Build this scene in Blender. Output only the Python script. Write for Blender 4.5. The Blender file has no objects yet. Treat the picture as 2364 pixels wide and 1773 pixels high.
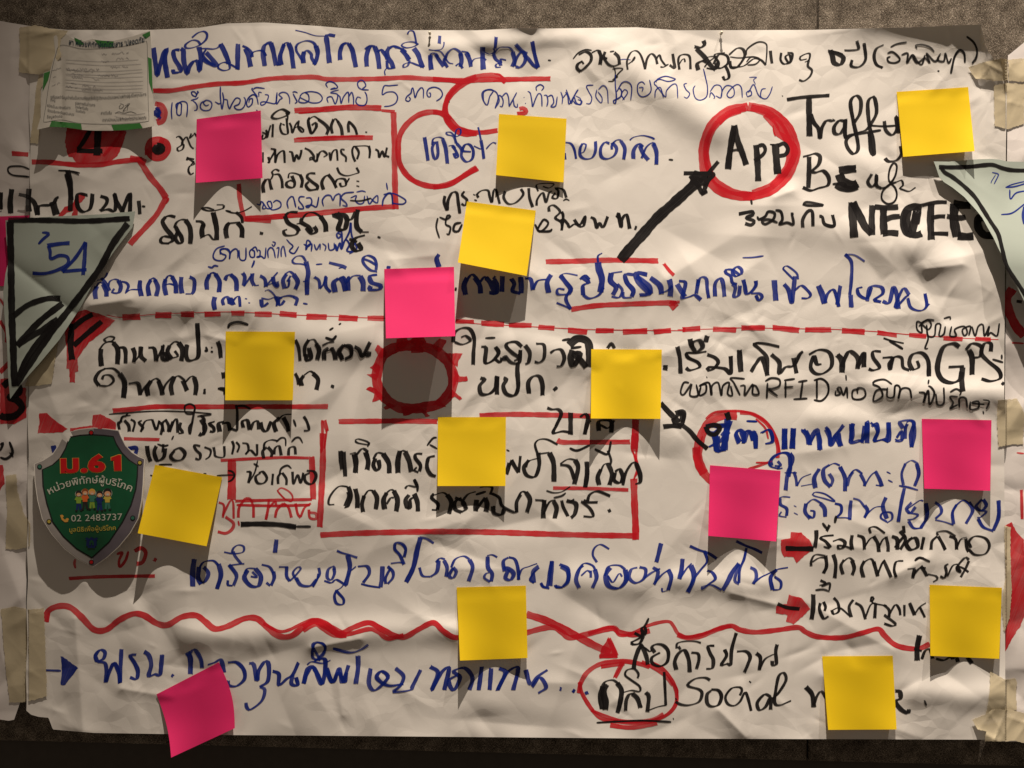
import bpy, math, random
import numpy as np
from mathutils import Vector
from mathutils.geometry import delaunay_2d_cdt

# ---------------------------------------------------------------- camera, world, lamps, exposure
S = 0.00047            # metres per picture pixel (2364 px wide) at the wall
D = 1.15               # camera to wall
CX, CY = 1182.0, 886.5
sc = bpy.context.scene
col = sc.collection
cam = bpy.data.cameras.new('camera')
cam.sensor_width = 36.0
cam.lens = 36.0 * D / (2364 * S)
cam.clip_start = 0.02; cam.clip_end = 60
camo = bpy.data.objects.new('camera', cam); col.objects.link(camo)
camo.location = (0, -D, 0); camo.rotation_euler = (math.radians(90), 0, 0)
sc.camera = camo
w = bpy.data.worlds.new('World'); sc.world = w; w.use_nodes = True
bg = w.node_tree.nodes['Background']
bg.inputs['Color'].default_value = (1.0, 0.78, 0.58, 1); bg.inputs['Strength'].default_value = 0.10
def spot(name, loc, target, power, cone, blend, color, rad=0.012):
    l = bpy.data.lights.new(name, 'SPOT'); l.energy = power; l.color = color
    l.spot_size = math.radians(cone); l.spot_blend = blend; l.shadow_soft_size = rad
    o = bpy.data.objects.new(name, l); col.objects.link(o); o.location = loc
    o.rotation_euler = (Vector(target) - Vector(loc)).to_track_quat('-Z', 'Y').to_euler()
    return o
spot('ceiling_spot', (0.12, -0.92, 3.0), (0.31, 0, -0.24), 735, 38, 1.0, (1.0, 0.855, 0.70))
spot('ceiling_spot', (1.12, -0.94, 3.05), (0.58, 0, -0.16), 235, 30, 1.0, (1.0, 0.86, 0.72))
sc.view_settings.view_transform = 'Standard'; sc.view_settings.look = 'None'
sc.view_settings.exposure = 0; sc.view_settings.gamma = 1

def P(px, py, h):
    k = S * (D - h) / D
    return ((px - CX) * k, -h, (CY - py) * k)

# ---------------------------------------------------------------- materials
def nodes(m):
    m.use_nodes = True
    nt = m.node_tree
    return nt, nt.nodes['Principled BSDF'], nt.nodes['Material Output']
def add(nt, t, **kw):
    n = nt.nodes.new(t)
    for k, v in kw.items():
        if k in n.inputs: n.inputs[k].default_value = v
        else: setattr(n, k, v)
    return n
def paper_bump(nt, b, big=0.0018, fine=0.00004, scale=26):
    tc = add(nt, 'ShaderNodeTexCoord')
    wob = add(nt, 'ShaderNodeTexNoise', Scale=scale * 0.5, Detail=3.0)
    nt.links.new(tc.outputs['Object'], wob.inputs['Vector'])
    vm = add(nt, 'ShaderNodeVectorMath', operation='MULTIPLY_ADD'); vm.inputs[1].default_value = (0.05, 0.05, 0.05)
    nt.links.new(wob.outputs['Color'], vm.inputs[0]); nt.links.new(tc.outputs['Object'], vm.inputs[2])
    sx = add(nt, 'ShaderNodeSeparateXYZ'); cx = add(nt, 'ShaderNodeCombineXYZ'); nt.links.new(vm.outputs[0], sx.inputs[0])
    nt.links.new(sx.outputs['X'], cx.inputs['X']); nt.links.new(sx.outputs['Z'], cx.inputs['Y'])
    hs = []
    for k, (s_, a_) in enumerate(((0.55, 1.0), (1.5, 0.45))):
        vo = add(nt, 'ShaderNodeTexVoronoi', Scale=scale * s_); vo.feature = 'DISTANCE_TO_EDGE'; vo.voronoi_dimensions = '2D'
        nt.links.new(cx.outputs[0], vo.inputs['Vector'])
        mk = add(nt, 'ShaderNodeTexNoise', Scale=5.0 + 3 * k, Detail=2.0); nt.links.new(tc.outputs['Object'], mk.inputs['Vector'])
        mr = add(nt, 'ShaderNodeMapRange'); mr.inputs['From Min'].default_value = 0.45; mr.inputs['From Max'].default_value = 0.66
        mr.inputs['To Min'].default_value = 0.08 * a_; mr.inputs['To Max'].default_value = a_
        nt.links.new(mk.outputs[0], mr.inputs['Value'])
        mu = add(nt, 'ShaderNodeMath', operation='MULTIPLY'); nt.links.new(vo.outputs['Distance'], mu.inputs[0]); nt.links.new(mr.outputs[0], mu.inputs[1])
        hs.append(mu)
    s1 = add(nt, 'ShaderNodeMath', operation='ADD'); nt.links.new(hs[0].outputs[0], s1.inputs[0]); nt.links.new(hs[1].outputs[0], s1.inputs[1])
    n2 = add(nt, 'ShaderNodeTexNoise', Scale=900.0, Detail=3.0)
    nt.links.new(tc.outputs['Object'], n2.inputs['Vector'])
    b1 = add(nt, 'ShaderNodeBump', Strength=1.0, Distance=big * 1.05); b2 = add(nt, 'ShaderNodeBump', Strength=1.0, Distance=fine)
    nt.links.new(s1.outputs[0], b1.inputs['Height']); nt.links.new(n2.outputs[0], b2.inputs['Height'])
    nt.links.new(b1.outputs[0], b2.inputs['Normal']); nt.links.new(b2.outputs[0], b.inputs['Normal'])
def paper_mat(name, c1, c2, rough=0.75, big=0.0018, fine=0.00004, scale=26, trans=0.0, spec=0.25, clear=0.0):
    m = bpy.data.materials.new(name); nt, b, out = nodes(m)
    tc = add(nt, 'ShaderNodeTexCoord'); n = add(nt, 'ShaderNodeTexNoise', Scale=7.0, Detail=6.0, Roughness=0.6)
    nt.links.new(tc.outputs['Object'], n.inputs['Vector'])
    mx = add(nt, 'ShaderNodeMix', data_type='RGBA')
    mx.inputs[6].default_value = (*c1, 1); mx.inputs[7].default_value = (*c2, 1)
    nt.links.new(n.outputs[0], mx.inputs[0]); nt.links.new(mx.outputs[2], b.inputs['Base Color'])
    b.inputs['Roughness'].default_value = rough; b.inputs['Specular IOR Level'].default_value = spec
    paper_bump(nt, b, big, fine, scale)
    if trans > 0:
        tr = add(nt, 'ShaderNodeBsdfTranslucent'); nt.links.new(mx.outputs[2], tr.inputs['Color'])
        ms = add(nt, 'ShaderNodeMixShader', Fac=trans)
        nt.links.new(b.outputs[0], ms.inputs[1]); nt.links.new(tr.outputs[0], ms.inputs[2]); nt.links.new(ms.outputs[0], out.inputs['Surface'])
    if clear > 0:
        tr = add(nt, 'ShaderNodeBsdfTransparent'); ms = add(nt, 'ShaderNodeMixShader', Fac=clear)
        nt.links.new(b.outputs[0], ms.inputs[1]); nt.links.new(tr.outputs[0], ms.inputs[2]); nt.links.new(ms.outputs[0], out.inputs['Surface'])
    return m
def ink_mat(name, c, c2, lo, hi, rough=0.45, spec=0.4):
    m = bpy.data.materials.new(name); nt, b, out = nodes(m)
    uv = add(nt, 'ShaderNodeUVMap')
    mp = add(nt, 'ShaderNodeMapping'); mp.inputs['Scale'].default_value = (9, 900, 1)
    n = add(nt, 'ShaderNodeTexNoise', Scale=1.0, Detail=4.0, Roughness=0.6)
    nt.links.new(uv.outputs[0], mp.inputs[0]); nt.links.new(mp.outputs[0], n.inputs['Vector'])
    mp2 = add(nt, 'ShaderNodeMapping'); mp2.inputs['Scale'].default_value = (28, 60, 1)
    n2 = add(nt, 'ShaderNodeTexNoise', Scale=1.0, Detail=3.0)
    nt.links.new(uv.outputs[0], mp2.inputs[0]); nt.links.new(mp2.outputs[0], n2.inputs['Vector'])
    av = add(nt, 'ShaderNodeMath', operation='ADD'); nt.links.new(n.outputs[0], av.inputs[0]); nt.links.new(n2.outputs[0], av.inputs[1])
    mr = add(nt, 'ShaderNodeMapRange'); mr.inputs['From Min'].default_value = 0.65; mr.inputs['From Max'].default_value = 1.3
    mr.inputs['To Min'].default_value = hi; mr.inputs['To Max'].default_value = lo
    nt.links.new(av.outputs[0], mr.inputs['Value'])
    mx = add(nt, 'ShaderNodeMix', data_type='RGBA'); mx.inputs[6].default_value = (*c, 1); mx.inputs[7].default_value = (*c2, 1)
    nt.links.new(n2.outputs[0], mx.inputs[0]); nt.links.new(mx.outputs[2], b.inputs['Base Color'])
    b.inputs['Roughness'].default_value = rough; b.inputs['Specular IOR Level'].default_value = spec
    paper_bump(nt, b)
    tr = add(nt, 'ShaderNodeBsdfTransparent'); ms = add(nt, 'ShaderNodeMixShader')
    nt.links.new(mr.outputs[0], ms.inputs[0]); nt.links.new(tr.outputs[0], ms.inputs[1]); nt.links.new(b.outputs[0], ms.inputs[2])
    nt.links.new(ms.outputs[0], out.inputs['Surface'])
    return m
def flat_mat(name, c, rough=0.5, metal=0.0, spec=0.3):
    m = bpy.data.materials.new(name); nt, b, out = nodes(m)
    tc = add(nt, 'ShaderNodeTexCoord'); n = add(nt, 'ShaderNodeTexNoise', Scale=90.0, Detail=4.0)
    nt.links.new(tc.outputs['Object'], n.inputs['Vector'])
    mx = add(nt, 'ShaderNodeMix', data_type='RGBA')
    mx.inputs[6].default_value = (*[v * 0.8 for v in c], 1); mx.inputs[7].default_value = (*[min(1, v * 1.2) for v in c], 1)
    nt.links.new(n.outputs[0], mx.inputs[0]); nt.links.new(mx.outputs[2], b.inputs['Base Color'])
    b.inputs['Roughness'].default_value = rough; b.inputs['Metallic'].default_value = metal; b.inputs['Specular IOR Level'].default_value = spec
    return m
M = {}
M['paper'] = paper_mat('flipchart_paper', (0.70, 0.67, 0.64), (0.76, 0.735, 0.70))
M['paper2'] = paper_mat('flipchart_paper_side', (0.70, 0.66, 0.65), (0.76, 0.72, 0.70), big=0.0024)
M['k'] = ink_mat('black_marker', (0.006, 0.005, 0.006), (0.014, 0.012, 0.013), 0.80, 1.0, spec=0.2)
M['b'] = ink_mat('blue_marker', (0.003, 0.010, 0.15), (0.008, 0.036, 0.36), 0.70, 0.995, spec=0.2)
M['r'] = ink_mat('red_marker', (0.50, 0.005, 0.012), (0.72, 0.018, 0.034), 0.58, 0.98, spec=0.2)
M['yellow'] = paper_mat('yellow_note', (0.86, 0.61, 0.008), (0.92, 0.68, 0.014), big=0.0003, fine=0.00008, scale=14, trans=0.22)
M['pink'] = paper_mat('pink_note', (0.80, 0.026, 0.17), (0.86, 0.036, 0.20), big=0.0003, fine=0.00008, scale=14, trans=0.22)
M['tape'] = paper_mat('masking_tape', (0.62, 0.54, 0.37), (0.70, 0.62, 0.45), rough=0.5, big=0.0006, scale=40, clear=0.30)
M['mint'] = paper_mat('pale_green_paper', (0.40, 0.465, 0.42), (0.46, 0.52, 0.475), big=0.0007, rough=0.55)
M['form'] = paper_mat('form_paper', (0.50, 0.475, 0.43), (0.56, 0.535, 0.485), big=0.0012, scale=34)
M['green_print'] = flat_mat('green_print', (0.035, 0.17, 0.035), 0.6)
M['dark_print'] = flat_mat('dark_print', (0.03, 0.03, 0.035), 0.7)
M['navy_print'] = flat_mat('navy_print', (0.012, 0.03, 0.055), 0.7)
M['grey_pen'] = flat_mat('grey_pen', (0.24, 0.23, 0.24), 0.7)
M['badge_green'] = flat_mat('badge_green', (0.003, 0.066, 0.026), 0.38, spec=0.5)
M['badge_card'] = flat_mat('badge_card', (0.60, 0.57, 0.53), 0.6)
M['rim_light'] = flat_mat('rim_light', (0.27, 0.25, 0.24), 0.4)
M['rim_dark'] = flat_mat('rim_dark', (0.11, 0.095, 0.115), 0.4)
M['rim_line'] = flat_mat('rim_line', (0.010, 0.012, 0.012), 0.5)
M['badge_red'] = flat_mat('badge_red', (0.42, 0.006, 0.008), 0.4)
M['badge_yellow'] = flat_mat('badge_yellow', (0.40, 0.31, 0.05), 0.4)
M['badge_white'] = flat_mat('badge_white', (0.40, 0.40, 0.34), 0.4)
M['badge_gold'] = flat_mat('badge_gold', (0.50, 0.26, 0.05), 0.4)
M['badge_blue'] = flat_mat('badge_blue', (0.008, 0.018, 0.10), 0.4)
M['badge_skin'] = flat_mat('badge_skin', (0.52, 0.26, 0.14), 0.5)
M['badge_hair'] = flat_mat('badge_hair', (0.015, 0.012, 0.012), 0.5)
M['badge_brown'] = flat_mat('badge_brown', (0.20, 0.05, 0.012), 0.5)
M['badge_orange'] = flat_mat('badge_orange', (0.48, 0.09, 0.02), 0.5)
M['badge_lime'] = flat_mat('badge_lime', (0.16, 0.26, 0.03), 0.5)
M['badge_teal'] = flat_mat('badge_teal', (0.03, 0.13, 0.09), 0.5)
M['ivory'] = flat_mat('ivory_plastic', (0.62, 0.57, 0.46), 0.35, spec=0.5)
M['steel'] = flat_mat('dull_steel', (0.25, 0.24, 0.22), 0.35, metal=1.0)

def fabric_mat():
    m = bpy.data.materials.new('woven_fabric'); nt, b, out = nodes(m)
    tc = add(nt, 'ShaderNodeTexCoord')
    def tex(sx, sz, det=3.0):
        mp = add(nt, 'ShaderNodeMapping'); mp.inputs['Scale'].default_value = (sx, 1, sz)
        n = add(nt, 'ShaderNodeTexNoise', Scale=1.0, Detail=det, Roughness=0.7)
        nt.links.new(tc.outputs['Object'], mp.inputs[0]); nt.links.new(mp.outputs[0], n.inputs['Vector']); return n
    h = tex(560, 2100); v = tex(2100, 560); l = tex(60, 60, 5.0)
    mul = add(nt, 'ShaderNodeMath', operation='MAXIMUM'); nt.links.new(h.outputs[0], mul.inputs[0]); nt.links.new(v.outputs[0], mul.inputs[1])
    ad = add(nt, 'ShaderNodeMath', operation='MULTIPLY_ADD'); nt.links.new(l.outputs[0], ad.inputs[0]); ad.inputs[1].default_value = 0.25
    nt.links.new(mul.outputs[0], ad.inputs[2])
    cr = add(nt, 'ShaderNodeValToRGB'); e = cr.color_ramp.elements
    e[0].position = 0.57; e[0].color = (0.010, 0.008, 0.006, 1); e[1].position = 0.82; e[1].color = (0.74, 0.66, 0.55, 1)
    e2 = e.new(0.69); e2.color = (0.165, 0.135, 0.105, 1)
    nt.links.new(ad.outputs[0], cr.inputs[0]); nt.links.new(cr.outputs[0], b.inputs['Base Color'])
    b.inputs['Roughness'].default_value = 0.9; b.inputs['Specular IOR Level'].default_value = 0.15
    bp = add(nt, 'ShaderNodeBump', Strength=0.9, Distance=0.0008); nt.links.new(mul.outputs[0], bp.inputs['Height']); nt.links.new(bp.outputs[0], b.inputs['Normal'])
    return m
M['fabric'] = fabric_mat()
M['base'] = flat_mat('painted_base', (0.07, 0.06, 0.05), 0.6)
M['void'] = flat_mat('gap_backing', (0.01, 0.009, 0.008), 0.9)

# ---------------------------------------------------------------- object helpers
def link(o, parent=None, label=None, cat=None, group=None, kind=None):
    col.objects.link(o)
    if parent is not None: o.parent = parent
    if label: o['label'] = label
    if cat: o['category'] = cat
    if group: o['group'] = group
    if kind: o['kind'] = kind
    return o
def mesh_obj(name, verts, faces, mat, parent=None, smooth=True, uvs=None, thick=0.0, **kw):
    me = bpy.data.meshes.new(name); me.from_pydata([tuple(v) for v in verts], [], [tuple(f) for f in faces]); me.update()
    mats = mat if isinstance(mat, list) else [mat]
    for m_ in mats: me.materials.append(m_)
    if smooth: me.polygons.foreach_set('use_smooth', [True] * len(me.polygons))
    if uvs is not None:
        l = me.uv_layers.new(name='UVMap'); vi = np.zeros(len(me.loops), dtype=np.int32); me.loops.foreach_get('vertex_index', vi)
        l.data.foreach_set('uv', np.asarray(uvs, dtype=np.float32)[vi].ravel())
    o = bpy.data.objects.new(name, me)
    if thick:
        md = o.modifiers.new('thickness', 'SOLIDIFY'); md.thickness = thick; md.offset = -1
        es = o.modifiers.new('crisp_edges', 'EDGE_SPLIT'); es.split_angle = math.radians(40)
    return link(o, parent, **kw)

# ---------------------------------------------------------------- paper relief
def sm(a, b, x):
    t = np.clip((x - a) / (b - a), 0, 1); return t * t * (3 - 2 * t)
def segd(x, y, x0, y0, x1, y1):
    dx, dy = x1 - x0, y1 - y0; L2 = dx * dx + dy * dy
    t = np.clip(((x - x0) * dx + (y - y0) * dy) / L2, 0, 1)
    ex = x - (x0 + t * dx); ey = y - (y0 + t * dy)
    return np.sqrt(ex * ex + ey * ey), (ex * -dy + ey * dx) / math.sqrt(L2)
RIDGES = [  # x0 y0 x1 y1 sigma amplitude(mm): broad swells of the sheet
    (1400, 120, 1650, 290, 50, 5.4), (1800, 500, 2100, 570, 50, 3.6), (2100, 570, 2300, 660, 50, 2.4),
    (2040, 900, 2330, 915, 34, 4.5), (180, 690, 560, 715, 38, 5.0), (700, 775, 900, 800, 42, 4.2),
    (420, 1470, 1050, 1455, 34, 3.5), (1560, 1340, 1760, 1350, 28, 3.0), (1330, 1340, 1480, 1350, 36, 3.0),
    (2120, 1600, 2320, 1612, 32, 3.5), (1000, 110, 1330, 85, 22, 2.2), (1900, 380, 2000, 380, 40, 2.0),
    (1150, 780, 1350, 820, 40, 3.0), (700, 1180, 900, 1190, 60, 2.5), (1880, 960, 2010, 975, 30, 2.2), (1380, 860, 1560, 1010, 40, 2.5),
    (80, 540, 300, 560, 40, 2.0), (1250, 660, 1700, 650, 50, 2.0), (600, 640, 900, 640, 40, 2.0)]
CREASES = [(173, 1430, 192, 1690, 26, 4.5), (1500, 830, 1620, 780, 26, 1.8), (1760, 1240, 1990, 1265, 22, 1.6), (1850, 1385, 2060, 1500, 26, 1.8),
    (2060, 1330, 2140, 1290, 18, 1.8), (1690, 1370, 1790, 1395, 14, 1.5), (720, 1495, 830, 1475, 14, 1.8), (900, 600, 1000, 590, 20, 1.2),
    (1790, 455, 1830, 440, 16, 2.0), (2140, 620, 2220, 610, 18, 2.0), (480, 775, 540, 790, 16, 2.0), (210, 705, 300, 690, 14, 2.2),
    (1900, 1560, 2040, 1690, 24, 2.0), (1660, 1640, 1720, 1700, 16, 1.8), (280, 1590, 400, 1610, 14, 1.6), (780, 1560, 790, 1650, 16, 1.6)]
def make_noise(seed, n, box, rmin, rmax, amp, dens=None):   # short fold kernels
    rnd = random.Random(seed); K = []
    while len(K) < n:
        x = rnd.uniform(box[0], box[2]); y = rnd.uniform(box[1], box[3])
        if dens and rnd.random() > dens(x, y): continue
        a = rnd.uniform(0, math.pi); R = rmin * (rmax / rmin) ** rnd.random()
        K.append((x, y, math.cos(a), math.sin(a), R, amp * (R / rmax) * rnd.uniform(0.4, 1) * rnd.choice((-1, 1)), rnd.uniform(1.2, 3.0)))
    return K
def dens_main(x, y):
    d = 0.35
    if x < 520: d = 0.9
    if y > 1500: d = max(d, 0.75)
    if x > 1700 and y > 1200: d = max(d, 0.8)
    if x > 2050: d = max(d, 0.8)
    if 740 < y < 1060: d = max(d, 0.7)
    if y < 110: d = max(d, 0.7)
    return d
N_MAIN = make_noise(5, 700, (30, 40, 2340, 1720), 7, 60, 3.2, dens_main)
N_LEFT = make_noise(8, 60, (-120, 30, 80, 1700), 16, 70, 4.5)
N_RIGHT = make_noise(11, 60, (2290, 80, 2480, 1730), 16, 70, 4.5)
def kern(x, y, K):
    h = np.zeros_like(x)
    for (cx, cy, ca, sa, R, A, el) in K:
        dx = x - cx; dy = y - cy
        m = (np.abs(dx) < 3 * R * el) & (np.abs(dy) < 3 * R * el)
        if not m.any(): continue
        dx = dx[m]; dy = dy[m]
        u = (dx * ca + dy * sa) / el; v = -dx * sa + dy * ca
        s = R * 0.02 + 0.8
        h[m] += A * np.exp(-(u * u + v * v) / (R * R)) * (1 - np.sqrt(v * v + s * s) / R) * 0.8
    return h
def top_y(x):
    return np.interp(x, [60, 157, 347, 461, 524, 611, 734, 842, 1100, 1199, 1253, 1470, 1564, 1871, 2106, 2264, 2276, 2312, 2324],
                        [61, 69, 69, 64, 54, 52, 60, 69, 70, 65, 66, 63, 70, 69, 63, 56, 83, 110, 140])
def bot_y(x):
    return np.interp(x, [60, 72, 90, 112, 122, 217, 540, 700, 1500, 2100, 2400], [1640, 1650, 1655, 1657, 1684, 1692, 1697, 1698, 1705, 1707, 1708])
def H_main(x, y):
    x = np.asarray(x, dtype=float); y = np.asarray(y, dtype=float)
    h = 4.0 + 22.0 * np.clip((y - 60) / 1640, 0, 1.1) ** 0.8
    for (a, b_, c, d, s, A) in RIDGES:
        r, _ = segd(x, y, a, b_, c, d); h = h + A * np.exp(-(r / s) ** 2)
    for (a, b_, c, d, s, A) in CREASES:
        r, q = segd(x, y, a, b_, c, d); h = h + A * np.exp(-(r / s) ** 1.3)
    h = h + kern(x, y, N_MAIN)
    ty = top_y(x)
    h = h + 17.0 * sm(1850, 2230, x) * np.exp(-np.maximum(0, y - ty) / 62.0)
    h = h + 5.0 * np.exp(-((x - 1220) / 40) ** 2) * np.exp(-np.maximum(0, y - ty) / 16.0)
    h = h + 0.9 * np.sin(x / 61.0 + 1.3 * np.sin(y / 190)) * np.exp(-np.maximum(0, y - ty) / 30.0)
    h = h + 2.0 * np.sin(x / 47.0) * np.sin(x / 131.0) * np.exp(-np.maximum(0, bot_y(x) - y) / 35.0)
    return np.maximum(h, 1.5) * 0.001
def H_left(x, y):
    x = np.asarray(x, dtype=float); y = np.asarray(y, dtype=float)
    h = 4.0 + 16.0 * np.clip((y - 60) / 1640, 0, 1.1) + kern(x, y, N_LEFT)
    return np.maximum(h, 1.5) * 0.001 - 0.0005 * sm(40, 70, x)
def H_right(x, y):
    x = np.asarray(x, dtype=float); y = np.asarray(y, dtype=float)
    h = 5.0 + 15.0 * np.clip((y - 60) / 1640, 0, 1.1) + kern(x, y, N_RIGHT)
    return np.maximum(h, 1.5) * 0.001
def grid_sheet(name, xl, xr, yt, yb, H, nx, ny, mat, seed, **kw):
    rng = np.random.RandomState(seed)
    u = np.linspace(0, 1, nx); v = np.linspace(0, 1, ny)
    U, V = np.meshgrid(u, v)
    Yn = yt(xl(0) * (1 - U) + xr(0) * U) * (1 - V) + yb(xl(0) * (1 - U) + xr(0) * U) * V
    X = xl(Yn) * (1 - U) + xr(Yn) * U
    Y = yt(X) * (1 - V) + yb(X) * V
    h = H(X, Y)
    k = S * (D - h) / D
    co = np.stack([(X - CX) * k, -h, (CY - Y) * k], -1).reshape(-1, 3)
    i = np.arange(nx * ny).reshape(ny, nx)
    f = np.stack([i[:-1, :-1], i[1:, :-1], i[1:, 1:], i[:-1, 1:]], -1).reshape(-1, 4)
    me = bpy.data.meshes.new(name); me.vertices.add(len(co)); me.vertices.foreach_set('co', co.ravel())
    me.loops.add(f.size); me.loops.foreach_set('vertex_index', f.ravel())
    me.polygons.add(len(f)); me.polygons.foreach_set('loop_start', np.arange(0, f.size, 4)); me.polygons.foreach_set('loop_total', np.full(len(f), 4))
    me.polygons.foreach_set('use_smooth', np.ones(len(f), dtype=bool)); me.update(calc_edges=True)
    me.materials.append(mat)
    o = bpy.data.objects.new(name, me)
    return link(o, **kw)

# polygon in picture px -> draped triangulated patch
def resample(poly, step):
    out = []
    n = len(poly)
    for i in range(n):
        a, b_ = poly[i], poly[(i + 1) % n]; L = math.hypot(b_[0] - a[0], b_[1] - a[1]); m = max(1, int(L / step))
        for j in range(m): out.append((a[0] + (b_[0] - a[0]) * j / m, a[1] + (b_[1] - a[1]) * j / m))
    return out
def tri_patch(poly, step=5.0, jag=0.0, seed=0):
    rnd = random.Random(seed)
    bd = resample(poly, step)
    if jag: bd = [(x + rnd.uniform(-jag, jag), y + rnd.uniform(-jag, jag)) for x, y in bd]
    xs = [p[0] for p in bd]; ys = [p[1] for p in bd]
    pts = [Vector(p) for p in bd]; nb = len(pts)
    ed = [(i, (i + 1) % nb) for i in range(nb)]
    gx = np.arange(min(xs) + step / 2, max(xs), step); gy = np.arange(min(ys) + step / 2, max(ys), step)
    for j, yy in enumerate(gy):
        for xx in gx: pts.append(Vector((float(xx) + (0.5 * step if j % 2 else 0) * 0.5, float(yy))))
    v, e, f, _, _, _ = delaunay_2d_cdt(pts, ed, [], 1, 1e-4)
    return np.array([[p.x, p.y] for p in v]), [list(t) for t in f]
def drape(xy, H, lift):
    xy = np.asarray(xy, dtype=float)
    h = H(xy[:, 0], xy[:, 1]) + (lift(xy[:, 0], xy[:, 1]) if callable(lift) else lift)
    return [P(a[0], a[1], float(q)) for a, q in zip(xy, h)]
def face_dir(verts, faces):      # make triangles face the room (-Y)
    out = []
    for f in faces:
        a, b_, c = verts[f[0]], verts[f[1]], verts[f[2]]
        ny = (b_[2] - a[2]) * (c[0] - a[0]) - (b_[0] - a[0]) * (c[2] - a[2])
        out.append(list(f) if ny < 0 else list(reversed(f)))
    return out
def patch_obj(name, poly, H, lift, mat, parent=None, step=5.0, jag=0.0, seed=0, **kw):
    xy, f = tri_patch(poly, step, jag, seed)
    v = drape(xy, H, lift); f = face_dir(v, f)
    uv = [(a[0] * S, a[1] * S) for a in xy]
    return mesh_obj(name, v, f, mat, parent, uvs=uv, **kw)

# marker strokes -> ribbons that lie on the paper
def catmull(pts, step=3.0):
    if len(pts) == 2:
        L = math.hypot(pts[1][0] - pts[0][0], pts[1][1] - pts[0][1]); n = max(1, int(L / step))
        return [(pts[0][0] + (pts[1][0] - pts[0][0]) * i / n, pts[0][1] + (pts[1][1] - pts[0][1]) * i / n) for i in range(n + 1)]
    out = []
    segs = [[pts[0]]]
    for p in pts[1:]:
        if p == segs[-1][-1]: segs.append([p])
        else: segs[-1].append(p)
    for sg in segs:
        if len(sg) < 2: continue
        q = [(2 * sg[0][0] - sg[1][0], 2 * sg[0][1] - sg[1][1])] + sg + [(2 * sg[-1][0] - sg[-2][0], 2 * sg[-1][1] - sg[-2][1])]
        for i in range(1, len(q) - 2):
            p0, p1, p2, p3 = q[i - 1], q[i], q[i + 1], q[i + 2]
            n = max(2, int(math.hypot(p2[0] - p1[0], p2[1] - p1[1]) / step))
            for j in range(n):
                t = j / n; t2 = t * t; t3 = t2 * t
                out.append(tuple(0.5 * (2 * p1[k] + (p2[k] - p0[k]) * t + (2 * p0[k] - 5 * p1[k] + 4 * p2[k] - p3[k]) * t2 + (3 * p1[k] - p0[k] - 3 * p2[k] + p3[k]) * t3) for k in (0, 1)))
        out.append(sg[-1])
    return out
NIB = math.radians(18)
class Ribbon:
    def __init__(s): s.xy = []; s.lift = []; s.f = []; s.uv = []; s.mi = []
STROKE_RND = random.Random(3)
def add_stroke(R, pts, width, chisel, mi, idx):
    pts = catmull(pts)
    q = [pts[0]]
    for p in pts[1:]:
        if math.hypot(p[0] - q[-1][0], p[1] - q[-1][1]) > 0.8: q.append(p)
    pts = q
    if len(pts) < 2: return
    n = len(pts); cross = max(2, int(width / 4) + 2)
    base = 0.00009 + (idx % 7) * 0.000014 + (0.00011 if mi == 0 else 0.00006 if mi == 1 else 0.0)
    off = STROKE_RND.uniform(0, 50); dist = 0; v0 = len(R.xy); prev = None
    nx, ny = math.cos(NIB), -math.sin(NIB)
    ph = STROKE_RND.uniform(0, 6)
    rows = []
    for i in range(n):
        a = pts[max(0, i - 1)]; b_ = pts[min(n - 1, i + 1)]
        tx, ty = b_[0] - a[0], b_[1] - a[1]; L = math.hypot(tx, ty) or 1; tx /= L; ty /= L
        if i: dist += math.hypot(pts[i][0] - pts[i - 1][0], pts[i][1] - pts[i - 1][1])
        px, py = -ty, tx
        if chisel:
            c = abs(tx * ny - ty * nx)
            wd = width * ((0.88 + 0.12 * c) if mi == 2 else (0.36 + 0.72 * c))
        else: wd = width
        wd *= 1 + 0.06 * math.sin(dist / 9.0 + ph) + 0.03 * math.sin(dist / 3.1 + ph * 2)
        rows.append((px, py, wd, dist))
    for i, (px, py, wd, dist) in enumerate(rows):
        e = 1.0
        if not chisel and width < 7:
            ed = min(i, n - 1 - i)
            if ed == 0: e = 0.55
            elif ed == 1: e = 0.88
        sk = 0.16 * wd if chisel else 0
        for j in range(cross):
            t = j / (cross - 1) - 0.5
            ex = 0.0
            if i in (0, n - 1) and width > 7: ex = STROKE_RND.uniform(-0.9, 0.9) * (1 if i else -1)
            tx, ty = py, -px
            R.xy.append((pts[i][0] + px * wd * t * e + tx * ex, pts[i][1] + py * wd * t * e + ty * ex))
            R.lift.append(base + 0.00001 * i / n)
            R.uv.append(((dist + off * 40) * S, (t * wd + off * 7) * S))
    for i in range(n - 1):
        for j in range(cross - 1):
            a = v0 + i * cross + j
            R.f.append((a, a + cross, a + cross + 1, a + 1)); R.mi.append(mi)
INK = {'k': 0, 'b': 1, 'r': 2}
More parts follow.
